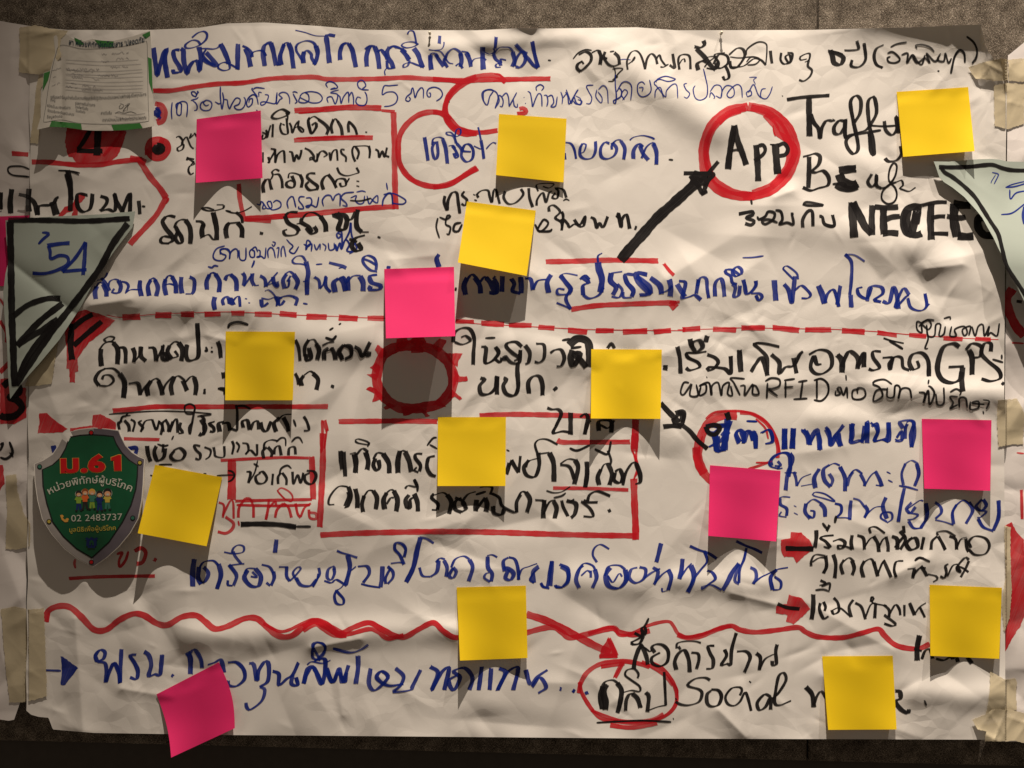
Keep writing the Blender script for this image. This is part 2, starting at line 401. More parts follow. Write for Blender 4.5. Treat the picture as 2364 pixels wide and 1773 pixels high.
def build_writing(text, sheets):
    parts = {}; order = []; sheet = 'sheet'; T = (0, 0, 1); nm = lb = None; cnt = 0
    for ln in text.strip().splitlines():
        ln = ln.strip()
        if not ln: continue
        if ln[0] == 'T':
            a = ln.split(); T = (float(a[1]), float(a[2]), float(a[3]) / 2212.0); continue
        if ln[:2] == 'S ': sheet = ln.split()[1]; continue
        if ln[0] == '@':
            nm, lb = ln[1:].split(' ', 1)
            if nm == 'writing': nm = 'handwriting'
            continue
        key = (sheet, nm, lb)
        if key not in parts: parts[key] = []; order.append(key)
        a = ln.split(); code = a[0]; nums = [float(q) for q in a[1:]]
        pts = [(T[0] + nums[i] * T[2], T[1] + nums[i + 1] * T[2]) for i in range(0, len(nums) - 1, 2)]
        ch = len(code) > 1 and code[1] == 'c'
        wd = 0 if code[0] == 'f' else float(code[2:] if ch else code[1:]) * T[2]
        cnt += 1; parts[key].append((cnt, code, ch, wd, pts))
    for key in order:
        sh, nm, lb = key; st = parts[key]; n = len(st)
        bb = []
        for (_, _, _, wd, pts) in st:
            e = wd / 2 + 7
            bb.append((min(p[0] for p in pts) - e, min(p[1] for p in pts) - e, max(p[0] for p in pts) + e, max(p[1] for p in pts) + e))
        par = list(range(n))
        def find(x):
            while par[x] != x: x = par[x]
            return x
        dashed = nm == 'dashed_line'
        if not dashed:
            for i in range(n):
                for j in range(i):
                    a, b_ = bb[i], bb[j]
                    if a[0] < b_[2] and b_[0] < a[2] and a[1] < b_[3] and b_[1] < a[3]: par[find(i)] = find(j)
        else:
            thin = [i for i in range(n) if st[i][3] < 5]
            for i in thin: par[i] = thin[0]
        groups = {}
        for i in range(n): groups.setdefault(find(i), []).append(st[i])
        o_parent, H = sheets[sh]
        for g in groups.values():
            R = Ribbon()
            for (c_, code, ch, wd, pts) in g:
                if code[0] == 'f':
                    xy, f = tri_patch(pts, 5.0, 0.9, c_); v0 = len(R.xy)
                    for p in xy: R.xy.append(tuple(p)); R.lift.append(0.00010 + (c_ % 9) * 0.000014); R.uv.append((p[1] * S * 1.3, (p[0] + p[1] * 0.4) * S * 0.9))
                    for q in f:
                        ar = (xy[q[1]][0] - xy[q[0]][0]) * (xy[q[2]][1] - xy[q[0]][1]) - (xy[q[1]][1] - xy[q[0]][1]) * (xy[q[2]][0] - xy[q[0]][0])
                        R.f.append([v0 + z for z in (q if ar < 0 else q[::-1])]); R.mi.append(INK[code[1]])
                else: add_stroke(R, pts, wd, ch, INK[code[0]], c_)
            if not R.f: continue
            xy = np.array(R.xy); h = H(xy[:, 0], xy[:, 1]) + np.array(R.lift)
            v = [P(a[0], a[1], float(q)) for a, q in zip(xy, h)]
            name = nm
            if dashed: name = 'dash' if g[0][3] >= 5 else 'thin_line'
            o = mesh_obj(name, v, R.f, [M['k'], M['b'], M['r']], o_parent, uvs=R.uv, label=lb if len(groups) == 1 else None)
            o.data.polygons.foreach_set('material_index', R.mi); o.data.update()
WRITING = """
T 0 0 600
S sheet
@number_blot red marker blot with a black numeral four under the taped form
fr 575 1050 565 1110 552 1210 568 1290 585 1335 620 1340 640 1375 670 1395 900 1390 940 1370 1000 1330 1035 1250 1060 1180 1075 1120 1000 1050
r26 1040 1120 960 1230 880 1330
r20 700 1120 640 1300
r44 270 1378 400 1380 560 1395 700 1405 860 1400 1010 1375 1210 1355
kc58 835 1100 830 1200 825 1320
kc46 770 1100 720 1190 665 1270
k40 655 1280 750 1285 870 1285
@writing black marker lettering at the left edge under the red arc
k14 495 1450 600 1455 680 1472
kc40 575 1450 600 1560 605 1700
S left_sheet
@red_patch narrow red marker strokes at the left edge
r40 100 1305 240 1315
@writing black marker letters on the right margin of the sheet
k16 250 1440 180 1415 80 1420 70 1460 110 1490 200 1500 250 1505
S sheet
T 300 0 800
@heading_underline red marker underline below the title
rc34 148 578 260 578 400 555 560 535 720 528 900 502 1060 494 1180 492 1260 505 1400 506 1600 502 1760 495 1900 503 2040 512 2200 512
@bullet_spot red circle round a blue dot
r44 172 670 205 680 220 720 205 765 172 782
r30 160 660 180 665
b46 160 700 180 720 165 745
b14 190 690 165 690 195 715 170 730 195 750 180 765
@bullet_spot red disc with a black dot
r50 185 895 230 915 240 950 215 990 170 1005 130 985 118 945 140 905 185 895 215 905
r30 120 960 108 970 110 990
k40 170 930 200 935 205 955 180 970 160 960 165 940 190 950
@red_box red marker box beside the pink note
rc40 1050 705 1200 700 1400 685 1605 690
r14 1075 722 1200 712 1240 702
rc20 1605 705 1640 708 1690 712
rc38 1682 715 1688 900 1690 1100 1696 1335
rc38 1690 1318 1500 1330 1200 1360 900 1385 735 1395
rc28 720 1400 900 1412
rc30 695 1172 700 1260 725 1390
rc34 1048 895 1200 885 1400 878 1550 878
r12 1060 882 1250 875 1400 870 1500 866
@red_arc open red marker ring around the blue lettering left of the yellow note
r36 2200 855 2100 820 2050 770 1990 725 1920 715 1840 735 1770 790 1725 860 1712 950 1725 1050 1780 1130 1860 1175 1950 1190 2050 1170 2150 1110 2212 1070
@red_arc open red marker ring left of the upper writing
r36 2212 490 2140 530 2070 580 2025 640 2010 710 2030 780 2080 830 2140 855 2212 850
@red_arc red marker arrow outline round the number four
r40 0 1010 60 1020 100 1040
rc40 60 1020 130 1130 190 1200 230 1262
rc38 232 1262 170 1370 100 1450 20 1535 0 1560
r14 225 1255 245 1270 230 1300
T 340 50 600
@writing blue marker title line across the top of the sheet
bc41 50 222 62 300 85 460 85 460 100 400 140 270 165 232 165 232 150 330 172 475
bc39 275 240 235 240 222 265 235 320 275 385 280 425 225 432 222 405
bc41 285 228 308 245 308 245 312 340 338 445 338 445 360 380 400 335 430 345 445 420 445 420 455 300 440 215
bc22 455 200 430 165 380 158 325 195 330 222 380 222 450 195 500 150 508 105 480 82 430 95 380 135
bc22 450 228 500 228 560 232 600 220 625 190
bc22 500 235 475 280 500 320 560 370
bc38 500 260 545 310 588 365 580 375 520 350 470 320
bc40 622 188 650 240 680 310 695 360
bc20 695 350 700 400 650 415 605 395 610 365 660 345 720 370 780 405
bc41 772 188 770 270 768 405
bc24 810 205 850 225 885 260 895 300
bc40 835 225 860 290 880 385
bc22 880 300 900 260 950 245 985 250 1010 290
bc39 1040 180 1000 200 985 250 990 310 1000 375
bc22 1000 200 1030 172 1060 175
bc39 1050 178 1070 240 1090 340 1100 372
bc24 1100 370 1140 365
bc39 1140 370 1130 300 1150 230 1165 190
bc22 1150 220 1175 180 1205 180
bc39 1200 180 1225 240 1235 320 1245 398
bc24 1265 215 1285 185 1350 162 1410 175 1440 215
bc22 1265 210 1270 250 1295 290 1320 330
bc39 1435 205 1450 260 1440 320 1420 365
bc39 1330 355 1325 300 1335 255
bc28 1330 265 1360 245 1395 275 1400 310 1435 365
bc12 1260 72 1340 90 1430 118 1520 122
bc41 1600 120 1540 112 1525 135 1535 210 1550 350
bc39 1642 325 1640 260 1660 200 1690 180
bc26 1640 230 1670 185 1720 185
bc39 1715 185 1745 240 1760 310 1775 385
bc39 1868 383 1865 300 1880 240 1900 205
bc26 1850 235 1890 205 1940 210
bc39 1935 210 1960 280 1975 400
bc30 1960 260 1990 240 2030 290 2040 320
bc39 2060 215 2040 260 2050 310 2080 350 2095 400
bc22 2060 215 2090 205 2130 215 2200 255
bc24 2040 330 2045 390 2080 398 2090 380
bc12 2045 385 2020 420 2025 455
@writing thin blue marker line under the red underline
b12 212 685 205 760 210 830
b12 250 750 245 705 270 690 290 700 290 740 285 790 262 795 250 770 262 700 300 678 335 690 342 735 335 810
b12 415 640 385 625 375 600 400 595 420 620 410 640 430 600 425 590 440 605
b12 370 670 395 662 420 655 435 640
b12 385 672 410 690 425 720 420 750 398 755
b12 500 672 460 690 452 730 480 755 530 750 550 710 540 680 500 668 478 690 500 715 525 705
b12 575 680 610 700 620 690
b13 622 552 622 640 635 745 645 700 650 660 640 600
b12 650 660 680 665 685 700 700 740 720 700 755 650 790 660 780 700 740 720 760 745 800 745 830 710 835 660 820 640
b12 865 690 870 660 895 655 890 700 860 725 845 700 860 650 900 620 930 640 945 705
b12 900 575 930 560 1000 568
b12 950 640 950 600 975 605
b12 900 565 890 575 940 640
b12 1000 620 1030 625 1025 660 1000 700 970 710 965 690 990 680 1040 690 1090 695 1100 640 1105 600
b12 1105 610 1100 700 1130 660 1150 650 1120 620 1150 600 1190 610 1210 650 1212 700
b12 1235 600 1255 595 1280 605
b12 1240 610 1260 650 1275 680 1255 695
b12 1300 640 1290 680 1340 690 1375 670 1370 620 1340 600
b12 1340 600 1400 595 1460 610 1490 650 1465 685 1400 690 1330 660 1300 640 1320 610 1350 600
b12 1540 690 1530 650 1570 640 1600 700 1620 620 1560 605 1590 590 1630 580
b12 1535 560 1520 530 1545 510 1590 520 1620 560 1560 575 1600 560
b12 1620 620 1640 640 1650 695 1670 640 1710 600 1715 690
b12 1715 640 1740 600 1755 650 1755 710
b12 1820 650 1790 640 1775 680 1800 710 1850 710 1870 670 1865 620 1850 595
b12 1835 580 1800 560 1790 520 1820 497 1845 510 1860 545 1830 575 1885 580
b12 2135 538 2060 545 2015 548 2000 620 2040 600 2100 600 2130 640 2115 690 2070 715 2015 722
b14 925 752 940 755
@writing black marker notes beside the pink note
kc18 245 985 270 975 300 1010 290 1050 255 1075 265 1100 300 1085 310 1050 290 1030
kc16 290 1030 330 980 345 1000 370 1060 395 1080
kc16 375 950 360 990 395 960
kc14 400 945 420 975
kc18 400 1170 340 1160 375 1180 400 1210 360 1230 350 1270 370 1298 395 1285
kc18 345 1150 335 1180
kc14 400 1185 370 1220
kc18 985 960 975 995 1000 990 1020 950 1010 920
kc16 978 940 1010 955 1020 985 1035 930 1050 880
kc20 1070 870 1065 980
kc26 1215 780 1150 745 1090 770 1060 810 1100 825 1180 800 1210 765
kc16 1180 770 1195 800 1190 850
kc20 1140 860 1130 900 1150 950 1195 950 1190 880 1185 820
kc14 1150 870 1170 880
kc18 1210 860 1225 890 1235 945 1260 880 1280 850
kc18 1290 840 1285 900 1320 940 1330 920 1290 890 1260 900
kc26 1400 880 1430 860 1440 890 1400 950 1380 900 1370 840 1385 815
kc16 1380 825 1420 805 1460 830
kc28 1455 830 1510 870 1540 910 1525 960
kc26 1575 950 1565 890 1585 830
kc16 1575 850 1600 825 1630 860
kc26 1620 845 1650 900 1660 965
kc24 1715 940 1710 880 1720 845
kc22 1715 850 1740 870 1770 910 1785 960
k20 1855 938 1872 940
kc14 985 1110 985 1195
kc20 1030 1150 1040 1190 1030 1200 1070 1130 1090 1090 1050 1080
kc20 1085 1090 1090 1150 1090 1200 1110 1130 1160 1100 1170 1200
kc20 1205 1105 1230 1110 1240 1150 1250 1190 1270 1130 1290 1170 1310 1110 1310 1090
kc20 1340 1075 1380 1095 1410 1130 1420 1160 1385 1175 1395 1150 1440 1190 1450 1120
kc20 1440 1180 1470 1110 1500 1100 1530 1130 1500 1150
kc18 1550 1110 1560 1180 1575 1110 1610 1090 1620 1180
kc18 1680 1090 1650 1085 1655 1120 1690 1150 1690 1190
kc20 1770 1190 1750 1140 1745 1090 1765 1060 1800 1110 1785 1170
kc14 1750 1060 1850 1055 1880 1060
kc20 1885 1055 1895 1100 1890 1160
kc20 1940 1085 1965 1100 1975 1155 2000 1100 2020 1150 2040 1070
kc20 2030 1140 2060 1150
kc30 990 1455 985 1390 1010 1340
kc18 985 1380 1015 1340 1050 1340 1070 1300 1060 1280 1090 1255 1125 1270
kc26 1040 1345 1050 1400 1060 1430
kc24 1080 1300 1120 1300 1145 1350 1150 1415
kc26 1250 1360 1220 1350 1185 1370 1190 1400 1240 1410 1255 1370 1230 1310
kc16 1200 1330 1210 1290 1260 1290 1310 1310
kc26 1300 1300 1320 1350 1310 1410
kc28 1430 1290 1380 1290 1360 1320 1400 1360 1450 1400 1440 1430
kc28 1375 1360 1350 1390 1380 1430 1440 1425
kc28 1500 1430 1485 1370 1510 1320 1550 1300
kc26 1540 1300 1580 1350 1610 1415
kc22 1590 1390 1620 1340 1680 1340 1690 1390 1650 1400 1640 1370
kc18 1615 1240 1640 1290 1700 1310 1780 1290 1800 1280 1780 1240
kc16 1690 1380 1720 1330
kc14 1780 1355 1805 1358
kc14 1780 1395 1805 1402
@writing small blue marker line at the bottom of the red box
b14 930 1550 960 1560 970 1530 990 1550 980 1590 1010 1590
b13 990 1545 1020 1590 1060 1580 1050 1530 1020 1540 1060 1600 1130 1580 1135 1540 1100 1520 1070 1540
b14 1200 1590 1190 1540 1210 1500 1240 1490 1265 1580
b14 1340 1490 1300 1490 1290 1520 1320 1560 1330 1590 1290 1590 1290 1570
b14 1350 1500 1390 1500 1400 1540 1370 1580 1350 1570 1400 1560 1440 1575 1460 1490
b14 1500 1570 1490 1520 1520 1480 1560 1480 1580 1520 1600 1480 1640 1470 1640 1570
b14 1760 1450 1680 1460 1650 1500 1690 1540 1700 1570 1660 1560
b13 1730 1500 1780 1480 1770 1520 1800 1550 1840 1540 1850 1480
b13 1780 1450 1830 1440 1860 1450
b13 1870 1480 1890 1550 1930 1500 1960 1480 1960 1540 1930 1530 1900 1500
k14 1725 1520 1800 1525 1860 1515 1905 1500
b16 2000 1570 2010 1510 2050 1460 2080 1470 2090 1560
b13 2010 1470 2080 1460 2140 1480 2200 1520 2180 1550 2120 1550 2080 1540
b13 2035 1370 2045 1430
T 180 460 600
@bold_writing black marker lettering in the middle of the upper left
kc34 830 150 780 140 740 150
kc38 745 150 720 190 750 250 800 310 805 350 770 372
kc28 775 375 715 370 702 345 730 315 800 325
kc34 850 270 830 330 855 370 885 365 880 320 850 270 830 230
kc24 820 240 840 195 880 172 920 175
kc40 915 175 950 230 960 300 955 378
kc30 1000 185 1050 190 1075 220
kc42 1070 210 1055 260 1058 320
kc20 1040 330 1110 300 1150 340 1200 340
kc42 1180 340 1180 250 1165 170 1150 110
kc20 1240 50 1235 75 1160 95 1100 95 1055 75 1100 70 1160 90
kc14 1180 45 1240 45
kc40 1268 330 1258 270 1270 220 1290 200
kc26 1245 260 1270 210 1320 200 1380 195
kc40 1360 200 1395 250 1395 325
kc20 1480 60 1430 90 1380 110 1320 115 1260 95 1300 105
kc26 1345 110 1390 150 1400 200
k26 1545 285 1575 292
kc34 1870 110 1800 110 1760 140
kc38 1760 140 1790 200 1860 240 1880 270
kc26 1880 260 1850 300 1770 305 1750 270 1780 255
kc20 1860 210 1890 205 1940 230
kc36 1990 280 1960 230 1900 190 1910 160
kc22 1905 170 1950 120 2010 115 2070 150
kc40 2065 145 2105 210 2110 275
kc34 1940 240 1990 290 2030 270 2010 230
@writing small blue marker line in brackets below the black lettering
b14 1250 395 1180 420 1150 480 1170 515 1230 520 1260 480 1220 460 1210 430 1260 420 1290 440 1290 510
b14 1210 470 1215 430 1250 420 1290 450 1290 505 1300 450 1340 420 1360 440 1360 500
b14 1370 430 1380 510 1425 510 1430 410
b14 1480 420 1460 450 1470 490 1500 490 1500 440 1480 430 1510 405 1530 450
b14 1530 430 1550 440 1545 490 1520 490 1560 485 1590 500 1600 410
b14 1620 500 1615 440 1640 410 1665 430 1680 500
b14 1650 380 1665 400 1680 370 1655 360
b14 1690 420 1710 410 1700 500
b14 1730 490 1730 430 1750 400 1770 490
b14 1775 340 1800 370 1830 400 1800 440 1840 460 1880 400
b14 1500 520 1490 550 1478 580
b15 1920 380 1960 400 1980 370 1950 350 1940 430 1960 390 1990 380 1985 445
b14 2010 380 2030 430 2060 380 2060 430
b14 2080 375 2110 400 2100 440
b14 2130 370 2140 430 2180 420 2180 370
b15 2190 380 2212 440
T 300 0 800
b13 1310 1560 1320 1600 1340 1550 1350 1590 1375 1530 1400 1560 1385 1600 1420 1600 1430 1530
b13 1330 1490 1350 1500 1330 1520 1320 1495 1350 1480 1355 1570
b13 1370 1540 1400 1480 1410 1420 1415 1500 1440 1560 1445 1590 1400 1620
kc34 1320 1360 1345 1400 1330 1460 1370 1460 1385 1400 1360 1370 1300 1370 1340 1390
kc24 1370 1390 1410 1400 1440 1350
kc30 1455 1335 1445 1400 1450 1450 1480 1480
kc14 1480 1480 1525 1480
kc30 1500 1500 1440 1520 1415 1565 1440 1600 1475 1590 1455 1550
kc24 1400 1525 1450 1545
k18 1580 1510 1600 1518
@writing thin blue marker line under the red underline
T 900 60 600
b12 160 600 175 620 160 640 135 630 145 600 180 570 185 540 195 525 205 560 215 610 235 560 265 525 285 540 285 615
b12 330 570 345 570 345 600 325 600 315 570 330 535 380 520 430 540 448 580 430 615 395 638
k12 505 635 507 650
T 1000 0 800
@title_underline end of the red underline below the title
rc34 0 505 100 510 180 520 300 510 420 508 560 505 650 503 748 502
@red_arc open red marker ring left of the upper writing
rc34 460 525 440 500 380 480 290 485 210 510 150 550 100 610 80 670 85 740 110 790 150 820 220 840 320 845 412 832
r14 390 470 430 480 460 530
r12 380 520 430 515 455 535
@red_arc open red marker ring around the blue lettering left of the yellow note
rc34 0 715 70 725 110 760
rc34 0 1195 100 1180 200 1120 285 1075
@red_arc red marker stroke end above the yellow note
r26 535 725 590 720 590 700 570 690 550 695
@writing black marker word below the upper yellow note
kc20 75 1250 70 1290 90 1340 95 1280 120 1230 150 1230 160 1290 170 1360
kc18 200 1220 185 1245 215 1275 205 1310 180 1300
k12 255 1240 270 1245
k12 262 1275 280 1280
kc16 290 1260 280 1240 310 1215 350 1215 360 1250 375 1290 385 1220 400 1210 425 1300
kc18 460 1220 450 1260 480 1300 530 1290 575 1240 560 1205
kc18 610 1200 615 1260 635 1320
kc16 660 1310 665 1270 700 1230 720 1290 740 1230 760 1220
kc12 670 1220 660 1180 720 1170 770 1175 740 1200 700 1190
kc16 780 1230 760 1260 790 1265 800 1220 780 1200 830 1210 850 1260
k10 830 1280 850 1270 870 1280
@writing black marker line beside the lower yellow note
k13 30 1390 20 1450 40 1520
k13 40 1385 80 1400 110 1380 90 1375 80 1430 110 1450 100 1495 85 1490
k16 180 1420 140 1430 130 1470 160 1475 185 1430
k14 650 1430 670 1470 690 1475 720 1450 735 1420 710 1400 690 1420 670 1470 740 1475 760 1460
kc18 740 1350 740 1320 770 1310 810 1350 780 1390 820 1420 820 1470 830 1380 820 1350
kc20 800 1410 830 1400 860 1430 870 1450 900 1430 940 1430 970 1380 960 1440 930 1440 900 1400
kc20 1005 1385 1030 1400 1045 1455 1060 1420 1085 1450 1115 1380
kc22 1170 1370 1190 1390 1180 1360 1200 1450 1205 1400 1235 1370 1255 1460
k26 1285 1452 1300 1455
@black_arrow broad black marker arrow pointing up to the red circle
k66 1195 1660 1270 1570 1350 1480 1430 1390 1530 1300 1620 1220 1680 1165
k50 1640 1150 1680 1150 1700 1160 1740 1150 1760 1120 1700 1120 1660 1110
k24 1600 1105 1700 1105 1790 1110 1760 1150 1740 1190
k30 1640 1120 1690 1180 1720 1230 1750 1150
k24 1710 1240 1750 1220
k24 1700 1160 1760 1100 1820 1030
@bold_writing bold black letters App inside the red ring
kc40 1922 800 1905 900 1890 1000 1882 1078
kc36 1922 800 1945 900 1975 980 1998 1050
k14 1895 965 1935 955 1950 962
kc38 2062 925 2070 1030 2075 1155
k24 2080 930 2105 925 2120 950 2110 980 2075 1010 2050 1025
@red_ring heavy red marker ring around the word App
rc60 2010 680 1900 700 1810 760 1750 850 1725 950 1728 1060 1760 1150 1830 1215 1930 1250 2050 1250
r40 1995 690 1880 730 1790 820 1745 940 1755 1060 1800 1150 1880 1205 1960 1235 2060 1245
r20 1965 715 1880 745 1830 790
@writing black marker words with NECTEC below the ring
T 900 60 600
@writing blue marker title line across the top of the sheet
bc24 0 190 30 172 60 185
bc20 60 185 110 195 140 220
bc40 100 200 140 250 165 290
bc20 170 290 150 340 115 350 120 325 170 310 230 330 290 352
bc40 205 190 240 240 260 300 280 350
bc18 245 150 200 175 140 185 100 165 130 140 200 135 240 155
bc16 150 70 165 42 200 45 215 90 225 150
bc40 352 370 345 300 345 245
bc20 335 290 350 235 390 235 410 260
bc32 390 240 420 290 460 345
bc12 330 200 380 205 440 195 460 160 460 135
bc28 425 85 420 150
bc14 380 205 430 215 460 250 500 310 540 320
bc26 480 260 460 290 490 350
bc24 470 290 490 230 540 192 590 215 610 250
bc36 600 230 610 290 600 345
bc22 560 340 590 320 620 360
bc18 610 215 660 225 680 260
bc34 650 225 680 290 690 348
bc16 690 320 720 280 790 270 820 290
bc42 790 180 790 270 795 370
bc14 810 225 850 240 890 215 880 190
bc28 905 90 900 150 895 190
bc28 880 230 900 280 935 310 945 340
bc18 945 350 905 350 905 325 950 310 940 280 990 290
bc18 890 230 930 185 980 180 1020 185 1050 220
bc36 1045 220 1060 290 1040 345
bc34 1070 155 1110 200 1150 240 1150 300 1110 350 1070 345
bc26 1060 340 1080 270 1120 220 1170 230
bc32 1140 240 1180 280 1220 330 1260 355
bc32 1212 130 1230 230 1262 355
k16 1345 290 1372 292
@writing blue marker words to the left and right of the upper yellow note
bc30 295 945 310 1040 325 1145
bc26 385 985 360 1040 375 1120 395 1130 410 1080 400 980
bc18 360 1010 370 960 420 945 460 960
bc32 450 960 475 1040 490 1170
bc14 500 1020 540 1015 560 1040
bc24 530 1020 560 1060 580 1110 560 1120 545 1080
bc16 560 1000 540 940 490 925 480 905 520 905 560 940 600 920 600 880 570 880 555 940 570 1000
bc26 570 1000 610 1050 610 1110 650 1155 700 1130 710 1060 680 1010 640 1010 620 1060 690 1070
bc16 752 860 765 920 775 970
bc26 775 970 790 1050 800 1128
bc14 715 1020 770 1045 790 1040
bc16 820 1045 850 1010 880 990 905 1000
bc20 1490 990 1540 1000 1570 1050 1585 1130
bc18 1490 1080 1495 1135
bc26 1640 1000 1620 1040 1620 1100 1660 1130 1720 1120 1750 1060 1750 980
bc16 1640 1000 1670 1010 1650 1070 1620 1080
bc28 1870 1000 1830 990 1795 1040 1800 1110 1850 1130 1910 1100 1930 1040 1890 990
bc20 1890 1050 1890 1010 1930 970 1970 970
bc30 1965 975 2000 1040 1990 1135
T 1000 0 800
bc26 1278 1015 1280 960 1310 920 1340 940
bc26 1320 930 1340 980 1375 1022
bc14 1255 895 1280 875 1340 865 1400 880 1410 890
bc16 1330 1010 1360 940 1400 910 1415 930
bc26 1405 915 1425 970 1425 1050
k14 1503 1017 1532 1020
T 180 460 600
@writing blue marker line between the black lettering and the dashed line
bc40 152 850 145 790 160 740
bc20 150 760 180 710 220 720 240 760
bc36 210 720 240 780 242 830
bc20 165 690 210 680 240 650 250 625
bc28 200 670 240 720 270 780
bc20 260 740 270 700 310 680 350 690
bc38 345 690 365 740 350 790 320 800
bc22 320 800 290 790 310 760
bc24 370 700 410 710 430 740 410 790
bc22 400 800 450 770 540 770
bc38 530 690 525 750 540 825
bc38 605 820 595 740 620 685
bc24 600 700 640 670 665 700
bc38 655 685 680 750 665 825
bc38 750 815 735 740 745 680
bc24 730 710 770 650 810 660
bc38 800 660 830 720 835 800
bc22 735 730 780 720 820 730
bc38 880 660 875 730 885 800
bc34 950 660 990 690 985 780 965 805
bc20 965 805 915 805
bc38 1098 770 1095 700 1120 640
bc24 1100 670 1140 625 1180 640
bc38 1170 635 1205 700 1200 790
b18 1105 572 1140 582 1160 565 1195 570
bc36 1250 690 1270 650 1310 635
bc38 1300 640 1345 690 1350 780
bc34 1400 625 1420 660 1410 735
bc20 1410 740 1440 700 1480 640
bc34 1485 630 1480 690 1500 735
bc20 1500 735 1540 730
bc16 1500 520 1495 550 1478 580
bc32 1550 650 1590 680 1600 745
bc20 1600 740 1640 690 1700 620
bc34 1660 660 1670 720 1700 745 1690 710
bc20 1580 745 1650 715 1710 700
bc38 1760 760 1745 690 1775 635
bc20 1780 700 1810 650
bc24 1760 640 1800 615 1840 640
bc38 1835 640 1870 700 1850 765
bc20 1760 755 1790 740 1800 680
bc20 1945 560 1900 550 1840 545 1825 520 1860 485 1910 485 1940 530
bc40 1940 530 1960 620 1950 700 1950 810
bc20 1915 700 1960 690
b16 2025 555 2080 550
bc28 2010 660 2050 690 2060 760
bc20 2060 760 2090 720 2110 650
bc30 2110 660 2110 740 2150 790
bc40 1165 830 1155 880 1165 940
bc30 1240 900 1230 860 1260 830 1290 850
bc28 1280 840 1290 890 1300 840 1330 900
bc24 1300 900 1340 840 1370 830 1380 915
b20 1420 845 1440 848
b20 1450 880 1465 882
bc34 1560 850 1565 900 1580 910 1620 880
bc18 1560 840 1620 850 1680 830 1740 840
bc16 1590 780 1620 770 1660 800 1690 850 1690 910
bc30 1680 830 1720 900 1760 860
bc30 1700 900 1720 840 1790 820 1840 830
bc32 1835 830 1865 850 1850 905
b20 1915 885 1955 892
T 0 400 800
bc26 2100 570 2140 580 2180 590 2212 605
bc34 2140 760 2130 700 2160 670
bc20 2150 680 2190 660 2212 700
T 782 500 800
bc20 0 330 30 322
bc34 45 475 30 420 10 390
bc30 60 470 60 400 70 385
bc18 50 420 90 380 140 375
bc34 135 380 155 420 155 475
bc20 245 350 200 340 160 300 155 265 185 248 225 265 240 300 238 340
bc18 160 270 200 285 240 310
bc32 245 370 200 380 210 420 265 440 255 465 200 465 205 440
b28 305 328 330 330
bc30 640 240 625 270 640 322
k20 742 460 752 464
bc34 810 500 800 440 820 390
bc22 805 420 850 370 880 400 880 420
bc32 870 390 900 440 905 490
bc22 900 420 930 385 945 400
bc32 940 390 965 420 1000 490
bc18 1000 380 985 400
bc30 990 400 1010 440 1005 490 960 485
bc30 1045 380 1042 480
bc28 1100 395 1120 430 1110 475 1160 490
bc32 1160 385 1165 430 1165 490
bc28 1190 395 1225 400 1240 470
bc20 1240 465 1270 410 1330 400
bc34 1355 370 1330 420 1340 485
bc14 1525 375 1450 362 1410 375
bc30 1415 375 1450 420 1480 460 1470 490
bc20 1475 495 1400 495 1400 460 1440 465
bc22 1490 455 1450 520 1480 590
bc16 1480 590 1440 570 1390 550
bc28 1560 390 1595 420 1560 440 1560 500
bc20 1540 400 1570 375 1600 400
bc24 1560 500 1600 522 1660 500 1690 450
bc40 1670 480 1680 400 1660 330 1655 290
bc14 1655 290 1655 250 1682 232
bc18 1810 350 1740 360
bc34 1740 360 1735 410 1770 450 1750 500
bc20 1740 510 1790 515 1810 470 1780 430
bc30 1880 370 1830 370 1840 420 1880 470 1870 510
bc20 1870 515 1820 515 1815 480
bc38 1970 370 1900 360 1920 420 1980 490 1920 500
bc32 1900 380 1980 440 1990 490
bc34 1990 390 2050 440 2060 495
bc20 2050 490 2100 470 2130 440
bc34 2110 400 2120 450 2115 510
bc30 2160 430 2190 480 2212 510
T 1564 0 800
@red_ring heavy red marker ring around the word App
rc60 450 680 560 700 660 760 725 850 755 960 735 1060 680 1150 600 1215 500 1250 420 1252
r50 470 685 570 720 640 780 690 870 720 960 705 1060 650 1140 580 1200 480 1235
r40 560 730 620 800 640 850 670 870 740 930 745 990 690 1100 600 1190
r10 610 800 615 840 625 870
@bold_writing bold black letters App inside the red ring
kc44 625 915 630 1000 640 1110
k26 640 930 680 915 705 950 690 985 650 995
k10 590 920 620 925
@writing black marker heading right of the title
kc32 975 320 990 360 1000 400 1040 410 1060 370 1030 345 980 330
kc14 960 320 1010 330 1055 345
kc20 1065 320 1110 320 1155 310 1145 260
kc20 1115 380 1110 420 1160 425 1200 380 1195 300 1190 275
kc20 1315 285 1270 310 1255 360 1270 410 1310 432
k13 1340 340 1370 330 1400 350 1420 380 1390 400 1350 395 1340 370 1360 360
k11 1360 300 1400 280 1465 268
k13 1430 350 1470 340 1465 400 1500 350 1530 390 1560 410 1580 350
k12 1530 310 1520 290 1560 285 1610 300 1640 330
k13 1500 360 1530 400 1580 370 1610 400 1590 340 1640 390 1670 370
k12 1680 340 1660 380 1700 390 1710 340 1730 400 1750 370
k15 1745 470 1755 420 1770 360 1800 320 1830 340 1835 400
k18 1660 450 1672 455
k14 1845 232 1890 270 1912 320 1905 370 1880 405
@writing black marker words Traffy and Bsafe
k22 700 635 800 620 970 608
kc36 840 620 840 740 843 868
kc26 850 730 870 780 900 820 910 880 920 820 950 770 990 770 1000 760
kc26 1060 770 1030 770 1000 810 1005 850 1040 850 1070 800 1070 760 1070 860 1080 880
k16 1080 870 1110 860 1180 850 1300 830
